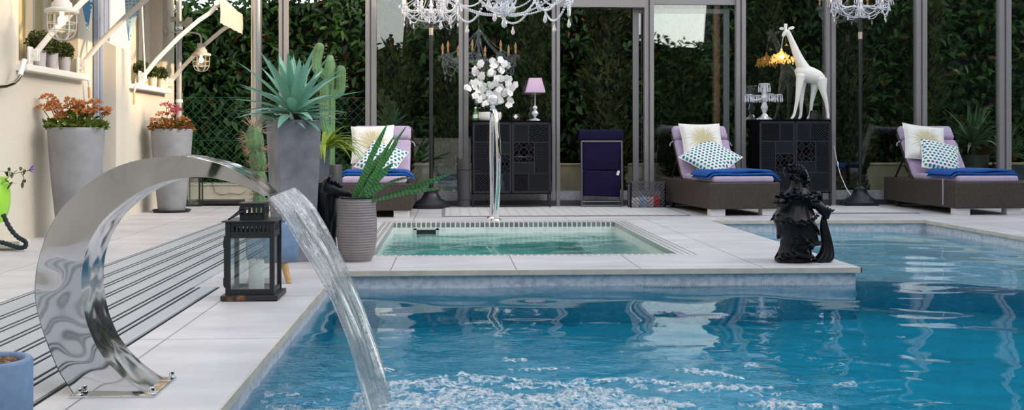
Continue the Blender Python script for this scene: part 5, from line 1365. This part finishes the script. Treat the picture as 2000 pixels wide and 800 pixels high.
def chandelier(t_, R, na, zc, s, twist=.2, low=.30, beads=.009, stem_top=.55, bulbs=True):
    """arms at height zc, cups at radius R; s scales the small parts"""
    m = M(); m.lathe([(r_*s, zc + h*s) for r_, h in [(.001,-.30),(.03,-.28),(.05,-.24),(.02,-.20),(.09,-.14),(.11,-.10),(.05,-.06),(.03,0),(.055,.05),(.03,.10),(.022,.2),(.05,.26),(.03,.32),(.022,.42),(.06,.46),(.085,.48),(.04,.50),(.015,.55)]], 14); m.build('stem', m_cry, t_)
    cups = []
    for k in range(na):
        a = 2*PI*k/na + twist; e = Vector((cos(a), sin(a), 0)); P = [e*(.04*s) + Vector((0,0,zc-.05*s)), e*(R*.28) + Vector((0,0,zc-.02*s)), e*(R*.55) + Vector((0,0,zc-.07*s)), e*(R*.80) + Vector((0,0,zc-.05*s)), e*R + Vector((0,0,zc+.02*s))]
        m = M(); m.tube(smooth_pts(resample(P, 14), 2), .013*s, 7); ar = m.build('arm', m_cry, t_)
        c = e*R + Vector((0,0,zc)); cups.append(c); m = M(); m.lathe([(.001,.015*s),(.03*s,.02*s),(.075*s,.045*s),(.085*s,.06*s),(.03*s,.04*s),(.022*s,.06*s),(.022*s,.10*s),(.001,.10*s)], 12, c=c)
        for j in range(8): b = 2*PI*j/8; drop(m, (c.x+.078*s*cos(b), c.y+.078*s*sin(b), c.z+.05*s), .085*s, .013*s)
        m.build('candle_cup', m_cry, ar)
        if bulbs:
            m = M(); m.lathe([(.001,.10*s),(.017*s,.10*s),(.017*s,.165*s),(.001,.165*s)], 8, c=c); m.lathe([(.012*s,.165*s),(.024*s,.20*s),(.018*s,.25*s),(.001,.30*s)], 8, c=c); m.build('candle_bulb', m_flame, ar)
    for k in range(na):
        c, d = cups[k], cups[(k+1) % na]; m = M(); o_ = Vector((0,0,.03*s)); strand(m, c+o_, d+o_, low, beads)
        mid = (c+d)/2 + Vector((0,0,-low)); drop(m, mid, .09*s, .02*s); drop(m, c+Vector((0,0,-.03*s)), .13*s, .024*s); m.build('bead_strand', m_cry, t_)
        m = M(); strand(m, c+o_, d+o_, low*.5, beads*.8); strand(m, Vector((cos(2*PI*k/na+twist)*.07*s, sin(2*PI*k/na+twist)*.07*s, zc+.47*s)), c+o_, .06*s, beads*.9); strand(m, c+Vector((0,0,-.02)), (0,0,zc-.26*s), low*.28, beads*.85); m.build('bead_strand', m_cry, t_)
    m = M()
    for j in range(10): a = 2*PI*j/10; drop(m, (.09*s*cos(a), .09*s*sin(a), zc-.15*s), .10*s, .02*s)
    drop(m, (0,0,zc-.28*s), .12*s, .03*s); m.build('crystal_drops', m_cry, t_)
YC = 9.5; pc = AY(985, HOR, YC)
ch = thing('chandelier', 'large crystal chandelier with lit candle bulbs hanging from a cable above the spa', 'chandelier', (pc.x, YC, 0))
chandelier(ch, .62, 8, 2.20, .92, low=.29, beads=.0115)
m = M()
for i in range(34): 
    z = 2.70 + i*.05; m.tube([(0,0,z),(0,0,z+.055)], .006 if i % 2 else .010, 6)
m.build('chain', m_cry, ch)
def floor_lamp(px, py, lab, rr, zc, sc, tape):
    g_ = G(px, py); t_ = thing('floor_lamp', lab, 'floor lamp', (g_.x, g_.y, 0), 0, 'standing chandelier lamps')
    m = M(); m.lathe([(.001,0),(.225,0),(.232,.012),(.232,.045),(.215,.06),(.205,.065),(.20,.075),(.13,.115),(.095,.165),(.085,.20),(.09,.215),(.06,.225),(.045,.24),(.03,.25),(.001,.25)], 40); m.build('base', m_black, t_)
    m = M(); m.tube([(0,0,.24),(0,0,zc-.12)], .024, 14); m.build('pole', m_black, t_)
    m = M(); m.tube([(0,0,tape-.06),(0,0,tape+.03)], .026, 14); m.build('tape_sleeve', mat('beige_tape', (.50,.40,.32), .7), t_)
    chandelier(t_, rr, 8, zc, sc, twist=.35, low=.17, beads=.008)
floor_lamp(842, 406, 'standing crystal chandelier on a black bell base, beside the left lounger', .36, 2.47, .62, 2.20)
floor_lamp(1680, 401, 'standing crystal chandelier on a black bell base, right of the giraffe cabinet', .36, 2.58, .62, 2.20)
# cable carrying the hanging chandelier, and its far pole
sp2 = copy_thing(sp, (6.4, YC, 0), 0, 'brushed steel pole on the far deck edge, holding the chandelier cable')
m = M(); m.tube([(WL+.0, YC, 4.45), (-1, YC, 4.39), (pc.x, YC, 4.37), (3.5, YC, 4.31), (6.35, YC, 4.19)], .006, 6); tag(m.build('steel_cable', m_brushed), 'steel cable stretched from the house to the pole, carrying the big chandelier', 'cable')

# candelabra
cy_ = CYF + .14; pcb = AY(1493, HOR, cy_); cs_ = cy_/F
t_ = thing('crystal_candelabra', 'cut crystal candelabra hung with drops, beside the giraffe lamp on the cabinet', 'candelabra', (pcb.x, cy_, CT2))
m = M(); m.lathe([(.001,0),(.105,0),(.10,.015),(.05,.045),(.022,.08),(.03,.10),(.048,.15),(.03,.21),(.022,.225),(.04,.245),(.055,.28),(.035,.32),(.028,.40),(.05,.43),(.075,.455),(.07,.46),(.001,.44)], 10); m.build('stem', m_cry, t_, smooth=False)
for a in (0.15, PI-.1, 1.75, -1.5):
    e = Vector((cos(a), sin(a), 0)); m = M(); m.tube(smooth_pts(resample([e*.03+Vector((0,0,.27)), e*.10+Vector((0,0,.245)), e*.15+Vector((0,0,.25)), e*.195+Vector((0,0,.30))], 10), 1), .010, 7); ar = m.build('arm', m_cry, t_)
    m = M(); c = e*.195; m.lathe([(.001,.29),(.02,.29),(.055,.318),(.05,.322),(.001,.31)], 10, c=c)
    for j in range(9): b = 2*PI*j/9; drop(m, (c.x+.05*cos(b), c.y+.05*sin(b), .315), .095, .011)
    m.build('cup', m_cry, ar)
m = M()
for j in range(10): b = 2*PI*j/10; drop(m, (.072*cos(b), .072*sin(b), .452), .11, .011)
m.build('crystal_drops', m_cry, t_)

# ------------------------------------------------------------ giraffe lamp
gy_ = CYF + .13; pg_ = AY(1582, HOR, gy_)
gt = thing('giraffe_lamp', 'white giraffe figure lamp holding a small golden chandelier, standing on the pierced cabinet', 'lamp', (pg_.x, gy_, CT2))
m_gir = mat('matt_white_resin', (.78,.76,.70), .5)
zoff = AY(1582, 232.5, gy_).z
def gp(a, b, d=0): v = AY(a, b, gy_); return (v.x - pg_.x, d, v.z - zoff)
sg_ = gy_/F
m = M()
def limb(pts, n=16):
    m.tube(smooth_pts(resample([gp(a, b, d) for a, b, r, d in pts], 24), 1), [float(np.interp(k/23, np.array([0]+list(np.cumsum([(Vector(gp(q[0],q[1],q[3]))-Vector(gp(p_[0],p_[1],p_[3]))).length for p_, q in zip(pts, pts[1:])])))/max(1e-9, sum((Vector(gp(q[0],q[1],q[3]))-Vector(gp(p_[0],p_[1],p_[3]))).length for p_, q in zip(pts, pts[1:]))), [q[2] for q in pts]))*sg_ for k in range(24)], n)
limb([(1555,133,6,0),(1561,137,13,0),(1571,142,16.5,0),(1584,146,16.5,0),(1596,150,14.5,0),(1605,155,10.5,0),(1610,159,4,0)])
limb([(1572,138,14,0),(1563,121,10.6,0),(1555,101,7.8,0),(1548,83,6.1,0),(1541,67,5.2,0),(1536.5,58,5.4,0),(1532.5,64,4.4,0),(1529.5,69,3.6,0),(1528.5,71,2.4,0)])
limb([(1535.5,57,2.2,.01),(1537,45,2.0,.012)], 10); limb([(1532.5,57,2.2,-.012),(1532,45,2.0,-.014)], 10)
limb([(1562,146,9.5,-.045),(1556.5,174,5.8,-.065),(1553,198,4.0,-.07),(1549,218,2.9,-.07),(1546,228,3.1,-.075),(1541,231,2.6,-.08)])
limb([(1571,148,9.5,.04),(1569,176,5.6,.055),(1568,198,3.9,.055),(1567,218,2.9,.055),(1566,228,3.1,.05),(1562,231,2.6,.045)])
limb([(1602,153,11.5,-.04),(1604.5,178,6.4,-.06),(1610.5,198,3.9,-.06),(1613,218,2.8,-.06),(1614.5,228,3.1,-.062),(1612.5,231,2.7,-.07)])
limb([(1596,155,11,.045),(1592,180,5.8,.06),(1588,200,3.8,.06),(1586.5,218,2.8,.06),(1583,228,2.9,.06),(1579,231,2.5,.055)])
limb([(1607,154,2.6,0),(1611,170,1.9,.0),(1611.5,182,1.6,0)], 8)
o = m.build('figure', m_gir, gt)
rm = o.modifiers.new('one_skin', 'REMESH'); rm.mode = 'VOXEL'; rm.voxel_size = .0065; rm.use_smooth_shade = True
sm_ = o.modifiers.new('soften', 'SMOOTH'); sm_.factor = .5; sm_.iterations = 6
for (a, b, dx, dz) in ((1540,55,1,.25),(1531,55,-1,.1)):
    m = M(); m.leaf(gp(a,b), (dx, 0, dz), (14 if dx > 0 else 9)*sg_, 6*sg_, .3, .2, 6, up=(0,-1,0), th=.4); m.build('ear', m_gir, gt)
m_gold = mat('glowing_gold_crystal', (.85,.55,.18), .18, .35, emit=(1,.55,.15), estr=.5); m_brass = mat('brass', (.75,.52,.20), .25, 1.0)  # gold crystals given a faint glow of their own for sparkle
m = M(); m.tube([gp(1529,72,-.02), gp(1527,80,-.02), gp(1525,100,-.02)], .0035, 6); m.build('cord', m_gir, gt)
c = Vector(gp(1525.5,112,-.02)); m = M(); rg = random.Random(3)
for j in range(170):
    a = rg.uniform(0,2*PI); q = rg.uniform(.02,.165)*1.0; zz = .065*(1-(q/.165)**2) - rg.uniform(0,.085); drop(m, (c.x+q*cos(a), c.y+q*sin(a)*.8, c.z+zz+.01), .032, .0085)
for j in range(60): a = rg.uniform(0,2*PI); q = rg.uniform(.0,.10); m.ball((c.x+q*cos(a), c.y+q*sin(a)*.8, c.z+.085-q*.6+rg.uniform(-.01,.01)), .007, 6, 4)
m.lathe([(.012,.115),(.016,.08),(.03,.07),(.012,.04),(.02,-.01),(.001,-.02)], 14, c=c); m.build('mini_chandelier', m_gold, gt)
m = M(); m.ball(tuple(c+Vector((0,-.03,.012))), .026, 10, 8); m.build('bulb', m_bulb, gt)
m = M(); m.tube([gp(1533,71,-.03), gp(1534,84,-.03)], .002, 5); q = gp(1534.5,89,-.03); m.lathe([(.004,.028),(.008,.018),(.026,.003),(.022,0),(.001,.004)], 12, c=q); m.build('canopy_rose', m_brass, gt)
p = AY(1588, HOR, CYF+.05); b_ = thing('trinket_pot', 'small black pot between the hind legs of the giraffe lamp', 'pot', (p.x+.01, CYF+.06, CT2))
m = M(); m.lathe([(.001,0),(.048,0),(.052,.06),(.046,.09),(.050,.10),(.040,.095),(.001,.08)], 16)
for j in range(7): m.ball((.03*cos(j), .03*sin(j), .105), .013, 6, 4)
m.build('body', m_black, b_)

# ------------------------------------------------------------ things on the orchid cabinet
oy = CYF + .15; po_ = AY(956, HOR, oy); so_ = oy/F
ot = thing('white_orchid', 'white orchid with many blooms in a low white bowl on the pierced cabinet', 'orchid', (po_.x, oy, CT1))
m = M(); m.lathe([(.001,0),(.125,0),(.145,.02),(.153,.06),(.150,.105),(.140,.108),(.135,.09),(.001,.085)], 28); m.build('bowl', m_white, ot)
m_orl = mat('dark_orchid_leaf', (.012,.05,.022), .35); m_pet = mat('white_petal', (.80,.80,.78), .7, sub=.0); m_stem = mat('orchid_stem', (.10,.20,.03), .6)
m = M()
for i in range(12): a = 2*PI*i/12 + .3; m.leaf((cos(a)*.03, sin(a)*.03, .09), (cos(a), sin(a)*.7, .55+.3*(i % 3)), .20, .07, .9, .2, 7)
m.build('leaves', m_orl, ot)
clusters = [(932,140),(945,128),(955,145),(970,130),(985,138),(997,150),(925,165),(938,160),(930,182),(948,172),(960,165),(965,185),(978,172),(990,178),(1000,168),(975,195),(990,200),(985,122),(920,172),(940,190),(955,187),(943,145),(965,122),(972,150),(1001,178),(950,198)]
m2 = M()
for i, (bx_, tips) in enumerate(((-.02, [(935,135),(950,126),(925,170)]), (.02, [(985,125),(998,160),(975,150)]), (.0, [(962,160),(978,190),(950,180)]))):
    for (a, b) in tips: m2.tube(smooth_pts(resample([Vector((bx_,0,.09)), Vector((bx_*1.5,.0,.30)), Vector(((a-956)*so_*.8, -.02, (HOR-b)*so_+H-CT1+.02)), Vector(((a-956)*so_, -.05, (HOR-b)*so_+H-CT1))], 14), 2), .004, 5)
m2.build('stem', m_stem, ot)
rg = random.Random(12)
for (a, b) in clusters:
    for k in range(3):
        c = Vector(((a-956+rg.uniform(-8,8))*so_, -.05+rg.uniform(-.06,.06), (HOR-b-rg.uniform(-6,6))*so_+H-CT1)); m = M(); ax = Vector((rg.uniform(-.9,.9), -1, rg.uniform(-.6,.6))).normalized(); u = ax.orthogonal().normalized(); v = ax.cross(u); r0 = rg.uniform(0, 6.28)
        for j in range(5):
            q = r0 + 2*PI*j/5; d = (u*cos(q) + v*sin(q)) + ax*.25; m.leaf(c, d, .050, (.040,.058,.040,.042,.058)[j], .45, .12, 5, up=tuple(ax))
        m.ball(c+ax*.008, .008, 6, 4); m.build('flower', m_pet, ot)
lyy = CYF + .15; pl_ = AY(1045, HOR, lyy)
lt_ = thing('table_lamp', 'table lamp with a lilac shade on a stem of glass balls', 'lamp', (pl_.x, lyy, CT1))
m = M(); m.lathe([(.001,0),(.075,0),(.07,.012),(.03,.03),(.012,.04),(.012,.05),(.03,.06),(.048,.09),(.03,.125),(.012,.13),(.022,.14),(.034,.16),(.022,.185),(.008,.19),(.006,.36),(.001,.36)], 18); m.build('stem', m_cry, lt_)
m = M(); sh_ = [(.122,.355),(.075,.535)]; rings = []
for r_, z in sh_ + [(r_-.004, z) for r_, z in sh_[::-1]]: rings.append([(r_*sx, r_*sy, z) for sx, sy in ((-1,-1),(1,-1),(1,1),(-1,1))])
m.loft(rings, False); 
msh, t, out = nt('lilac_shade'); df = N(t, 'BsdfDiffuse'); df.inputs[0].default_value = (.70,.58,.76,1); tl = N(t, 'BsdfTranslucent'); tl.inputs[0].default_value = (.78,.64,.76,1); mx = N(t, 'MixShader'); mx.inputs[0].default_value = .45; t.links.new(df.outputs[0], mx.inputs[1]); t.links.new(tl.outputs[0], mx.inputs[2]); t.links.new(mx.outputs[0], out.inputs[0])
m.build('lamp_shade', msh, lt_, smooth=False); m = M(); m.ball((0,0,.46), .032, 10, 8); m.build('bulb', m_bulb, lt_)
m_green = mat('green_bottle_glass', (.03,.24,.03), .12, spec=.9)
p = AY(929, HOR, CYF+.08); b_ = thing('green_bottle', 'small green glass bottle beside the orchid bowl', 'bottle', (p.x, CYF+.10, CT1))
m = M(); m.lathe([(.001,0),(.030,0),(.032,.01),(.031,.085),(.014,.125),(.012,.165),(.001,.165)], 16); m.build('body', m_green, b_)
m = M(); m.lathe([(.0325,.03),(.0328,.075)], 16); m.build('paper_label', m_white, b_); m = M(); m.lathe([(.013,.15),(.014,.15),(.014,.17),(.001,.171)], 10); m.build('cap', m_white, b_)
p = AY(1008, HOR, CYF+.1); b_ = thing('tealight_holder', 'small black holder with a white diamond shaped tag', 'candle holder', (p.x, CYF+.11, CT1))
m = M(); m.lathe([(.001,0),(.05,0),(.055,.05),(.05,.085),(.045,.085),(.04,.01),(.001,.01)], 8); m.build('cup', m_black, b_, smooth=False)
m = M(); m.box((-.008,-.060,.05), (.042,.004,.042), Matrix.Rotation(PI/4, 3, 'Y')); m.build('tag', m_white, b_, smooth=False)

# ------------------------------------------------------------ spa handrail with its glass ball
hyr = 11.32; ph_ = AY(964, HOR, hyr); ph0 = ph_.x; sh0 = hyr/F
ht = thing('spa_handrail', 'tall polished hoop handrail at the spa edge, topped by a cut glass ball', 'handrail', (ph0, hyr, 0))
Q = lambda a, b, d: ((a-964)*sh0, d, (HOR-b)*sh0 + H)
m = M(); m.tube(smooth_pts(resample([Vector((-.005,.28,0)), Q(963,380,.28), Q(962.5,300,.27), Q(962.5,235,.24), Q(963,216,.14), Q(965,212,.02), Q(968.5,222,-.06), Q(972,270,-.10), Q(973.5,310,-.10), Q(972.5,360,-.06), Q(970,410,.0), Vector((.028,.01,0))], 60), 3), .027, 18); m.build('tube', m_chrome, ht)
for q in ((-.005,.28), (.028,.01)): m = M(); m.lathe([(.028,.018),(.05,.014),(.055,0),(.001,0)], 20, c=(q[0], q[1], 0)); m.build('flange', m_chrome, ht)
zt_ = (HOR-213)*sh0 + H
m = M(); m.lathe([(.012,-.01),(.03,.0),(.02,.015),(.032,.03),(.022,.04),(.03,.05),(.001,.055)], 14, c=Q(962.5,214,.08)); m.build('collar', m_cry, ht)
m = M(); m.ball(Q(962.5,193,.08), 11.2*sh0, 12, 9); m.build('glass_ball', m_cry, ht, smooth=False)

# ------------------------------------------------------------ strapped cylinder, folded chair, basket, rugs
pcy = AY(906, HOR, 13.36); b_ = thing('grey_cylinder', 'dark grey upright cylinder strapped to the post beside the orchid cabinet', 'cylinder', (pcy.x, 13.36, 0))
m = M(); m.lathe([(.001,.02),(.078,.02),(.080,.03),(.080,.61),(.076,.615),(.001,.615)], 28); m.build('tube', mat('grey_powder_coat', (.055,.053,.057), .45), b_)
for z in (.11, .48): m = M(); m.tube([(.0825*cos(j*PI/12), .0825*sin(j*PI/12), z) for j in range(25)], .008, 6, False); m.build('strap', m_black, b_)
p = G(932, 402); b_ = thing('plug_adapter', 'white plug adapter with a looped black lead under the orchid cabinet', 'plug', (p.x, p.y+.02, 0.0))
m = M(); softbox(m, (0,0,.035), (.10,.05,.05), Matrix.Rotation(.4, 3, 'Y'), .012); m.build('plug', m_white, b_)
m = M(); m.tube(smooth_pts(resample([Vector((-.07,.01,.02)), Vector((-.09,.02,.10)), Vector((0,.03,.14)), Vector((.09,.03,.12)), Vector((.08,.02,.08)), Vector((.02,0,.06))], 30), 2), .005, 6); m.build('lead', m_black, b_)
m_velvet = mat('purple_velvet', (.008,.004,.034), .85, var=.25, vscale=7, spec=.2); m_frame = mat('grey_chair_tube', (.16,.16,.18), .35, .6)
cyy = 13.5; pch = AY(1175, HOR, cyy); sc_ = cyy/F
t_ = thing('folding_chair', 'folded purple velvet chair leaning upright against the open doorway', 'chair', (pch.x, cyy, 0))
Q = lambda a, b, d=0: ((a-1175)*sc_, d + .05*(405-b)/150, (HOR-b)*sc_ + H)
zg = -( (HOR-404.2)*sc_ + H)
m = M()
for a in (1136, 1216): m.tube([(Q(a,404)[0],0,.012), Q(a,340), Q(a,276)], .014, 10)
m.tube([Q(1136,276), Q(1216,276)], .014, 10); m.tube([(Q(1136,402)[0],0,.014), (Q(1216,402)[0],0,.014)], .012, 10); m.tube([Q(1138,394,-.01), Q(1214,394,-.01)], .009, 8)
m.build('front_frame', m_frame, t_)
m = M()
for a in (1141, 1211): m.tube([(Q(a,404)[0],.06,.012), Q(a,330,.035), Q(a,290,.03)], .012, 10)
m.tube([Q(1141,330,.035), Q(1211,330,.035)], .009, 8); m.build('rear_frame', m_frame, t_)
m = M(); softbox(m, Q(1175.5,263,.02), (89*sc_, .055, 21*sc_), None, .02); m.build('top_cushion', m_velvet, t_, angle=60)
m = M(); softbox(m, Q(1176,304,.03), (76*sc_, .04, 58*sc_), None, .018); m.build('back_panel', m_velvet, t_, angle=60)
m = M(); softbox(m, Q(1176,359,.02), (74*sc_, .045, 50*sc_), Matrix.Rotation(.04, 3, 'Y'), .018); m.build('seat_panel', m_velvet, t_, angle=60)
m = M(); m.box(Q(1207.5,338,-.03), (5*sc_, .003, 9*sc_), Matrix.Rotation(.3, 3, 'Y')); m.build('care_tag', m_white, t_, smooth=False)
byy = 13.12; pb_ = AY(1266, HOR, byy); sb_ = byy/F
t_ = thing('magazine_basket', 'dark wire magazine basket with a fan pattern, between the folded chair and the middle lounger', 'basket', (pb_.x, byy, 0))
m_bask = mat('grey_wire', (.075,.075,.085), .5)
bw, bh, bd = 34*sb_, 51*sb_, .24
def side(m, x0, x1, z0, z1, f):
    r = (x0, x1, z0, z1)
    def ln(p, q, w=.009):
        c = clip(p, q, r)
        if c: m.bar(f(*c[0]), f(*c[1]), w)
    for p, q in (((x0,z0),(x1,z0)),((x0,z1),(x1,z1)),((x0,z0),(x0,z1)),((x1,z0),(x1,z1))): m.bar(f(*p), f(*q), .011)
    cx = (x0+x1)/2; zm = z0 + (z1-z0)*.62
    for i in range(9):
        k = i*.048; ln((cx, zm-k), (cx+.4, zm-k+.4)) ; ln((cx, zm-k), (cx-.4, zm-k+.4))
    for s in (-1, 1):
        for rr in (.035,.07,.105):
            for j in range(8):
                a, b = PI+PI*j/8, PI+PI*(j+1)/8; ln((cx+s*(x1-cx)*.5+rr*cos(a), z1+rr*sin(a)), (cx+s*(x1-cx)*.5+rr*cos(b), z1+rr*sin(b)), .005)
m = M(); side(m, -bw, bw, .012, bh, lambda x, z: (x, 0, z)); m.build('front_side', m_bask, t_, smooth=False)
m = M(); side(m, -bw, bw, .012, bh, lambda x, z: (x, bd, z)); m.build('rear_side', m_bask, t_, smooth=False)
for s in (-1, 1): m = M(); side(m, 0, bd, .012, bh, lambda x, z: (s*bw, x, z)); m.build('end_side', m_bask, t_, smooth=False)
m = M(); m.bx(-bw, bw, 0, bd, 0, .012); m.build('bottom', m_bask, t_, smooth=False)
mags = [('pale magazine at the left in the wire basket', -.155, .10, .12, (.70,.66,.66)), ('blue and white magazine in the middle of the wire basket', -.06, .11, .13, (.35,.45,.62)), ('pinkish magazine beside the red one in the wire basket', .04, .10, .125, (.62,.45,.45)), ('bright red magazine at the right in the wire basket', .125, .08, .14, (.62,.03,.03))]
for i, (lab, x, w_, hh, c) in enumerate(mags):
    m = M(); m.box((0,0,hh/2), (w_, .012, hh)); m.bx(-w_*.4, w_*.3, -.0075, -.0055, hh*.5, hh*.85)
    tag(m.build('magazine', mat('magazine_cover', c, .35, var=.5, vscale=22), smooth=False, loc=(pb_.x+x, byy+.05+.03*i, .0125)), lab, 'magazine', 'magazines in the wire basket')
# rugs
def rug_mat(name, a, b):
    return tile_mat(name, a, b, tuple(x*.70 for x in a), .11, .055, .010, (0,0,0), rough=.95, mottle=(.78,.78,.78), mscale=9)
m_rug = rug_mat('woven_rug', (.68,.67,.64), (.58,.575,.56)); m_rugedge = mat('rug_edge', (.22,.22,.23), .9)
def rug(a, b, yf, yb_, lab):
    x0 = G(a, yf).x; x1 = G(b, yf).x; y0 = G((a+b)/2, yf).y; y1 = yb_
    t_ = thing('woven_rug', lab, 'rug', ((x0+x1)/2, (y0+y1)/2, 0), 0, 'flat woven rugs before the glass'); w, d = (x1-x0)/2, (y1-y0)/2
    m = M(); m.bx(-w+.03, w-.03, -d+.03, d-.03, 0, .012); m.build('pile', m_rug, t_, smooth=False)
    m = M(); m.bx(-w, w, -d, -d+.03, 0, .011); m.bx(-w, w, d-.03, d, 0, .011); m.bx(-w, -w+.03, -d+.03, d-.03, 0, .011); m.bx(w-.03, w, -d+.03, d-.03, 0, .011); m.build('border', m_rugedge, t_, smooth=False)
rug(864, 1352, 422.5, 13.30, 'long pale woven rug behind the spa, under the handrail')
rug(1585, 1800, 417, 13.30, 'pale woven rug in front of the giraffe cabinet and floor lamp')
# lead from the cabinet to the lamp
A_ = lambda a, b, y: AY(a, b, y)
m = M(); m.tube(smooth_pts(resample([A_(1629,285,13.66), A_(1634,312,13.64), A_(1641,340,13.55), A_(1653,368,13.4), A_(1662,380,13.33)], 30), 3), .0055, 6); m.ball(A_(1636,320,13.62), .014, 8, 6, (1,1,2.2)); tag(m.build('power_cord', m_white), 'pale power cord hanging from the giraffe cabinet to the lamp base', 'cord')

# ------------------------------------------------------------ yuccas at the right
m_yuc = leaf_mat('dark_yucca_leaf', (.06,.12,.05), (.16,.25,.12), rough=.45, trans=.1)
def yucca(px, y, zb, n, L, w, lab, potf, seed, el0):
    p = AY(px, HOR, y); t_ = thing('potted_yucca', lab, 'potted plant', (p.x, y, -.02)); potf(t_); rg = random.Random(seed); m = M()
    for i in range(n):
        f_ = i/n; az = i*2.39996; el = math.radians(86 - el0*f_ + rg.uniform(-6,6)); m.leaf((cos(az)*.02, sin(az)*.02, zb), (cos(az)*cos(el), sin(az)*cos(el), sin(el)), L*rg.uniform(.75,1.1), w, .25+.6*f_, .45, 9, prof=lambda t: .7+.6*t if t < .4 else max(0, (1-t)/.6)**.8*.94)
    m.build('leaves', m_yuc, t_, angle=80); m = M(); m.tube([(0,0,zb-.22),(0,0,zb+.04)], .03, 10); m.build('stem', m_bark, t_)
def pot_a(t_):
    m = M(); m.lathe([(.001,.02),(.16,.02),(.20,.64),(.20,.66),(.185,.66),(.18,.60),(.001,.60)], 30); m.build('pot', mat('olive_grey_pot', (.055,.055,.045), .4), t_)
    m = M(); rg = random.Random(2)
    for j in range(60): a = rg.uniform(0,6.28); q = .17*math.sqrt(rg.random()); m.ball((q*cos(a), q*sin(a), .615), .018, 6, 4, (1,1,.7))
    m.build('pebbles', m_white, t_)['kind'] = 'stuff'
def pot_b(t_):
    m = M(); a = .215; rings = []
    for s_, z in ((a*.9,.02),(a,.52),(a-.015,.52),(a-.02,.47)): rings.append([(-s_,-s_,z),(s_,-s_,z),(s_,s_,z),(-s_,s_,z)])
    m.loft(rings); m.build('pot', mat('slate_square_pot', (.05,.055,.07), .55), t_, smooth=False)
    m = M()
    for j in range(50): m.ball((rnd.uniform(-.15,.0), rnd.uniform(-.15,.1), .50+rnd.uniform(0,.06)), .022, 6, 4)
    o_ = m.build('dry_leaves', mat('dry_leaf', (.16,.09,.04), .9), t_); o_['kind'] = 'stuff'
yucca(1901, 14.15, .80, 44, .62, .062, 'tall dark yucca in a round olive grey pot behind the last lounger', pot_a, 3, 75)
yucca(1964, 14.13, .62, 46, .50, .042, 'smaller yucca in a square slate pot at the end of the glass screen', pot_b, 4, 70)

# ------------------------------------------------------------ fittings of spa and pool
m_skim = mat('grey_plastic', (.50,.54,.50), .4)
ys_ = SY1 - RIMW; a_, b2 = AY(808, 446, ys_), AY(857, 462, ys_)
f = M(); f.bx(a_.x, a_.x+.03, ys_-.012, ys_-.002, b2.z, a_.z); f.bx(b2.x-.03, b2.x, ys_-.012, ys_-.002, b2.z, a_.z); f.bx(a_.x, b2.x, ys_-.012, ys_-.002, a_.z-.015, a_.z); f.bx(a_.x, b2.x, ys_-.012, ys_-.002, b2.z, b2.z+.012)
struct(f.build('trim_31', m_skim, smooth=False)); f = M(); f.bx(a_.x+.03, b2.x-.03, ys_-.006, ys_-.002, b2.z+.012, a_.z-.015); struct(f.build('trim_32', m_black, smooth=False))  # black sheet stands for the shade in the skimmer opening
ye = LEDY + OV; x0, x1 = AY(1256, 570, ye).x, AY(1562, 570, ye).x
f = M(); n = 62
f.bx(x0-.03, x1+.03, ye-.006, ye-.002, -.235, -.14); struct(f.build('trim_33', m_skim, smooth=False))
f = M()
for i in range(n): x = x0 + (x1-x0)*(i+.5)/n; f.bx(x-.005, x+.005, ye-.010, ye-.006, -.215, -.16)
struct(f.build('trim_34', m_black, smooth=False))
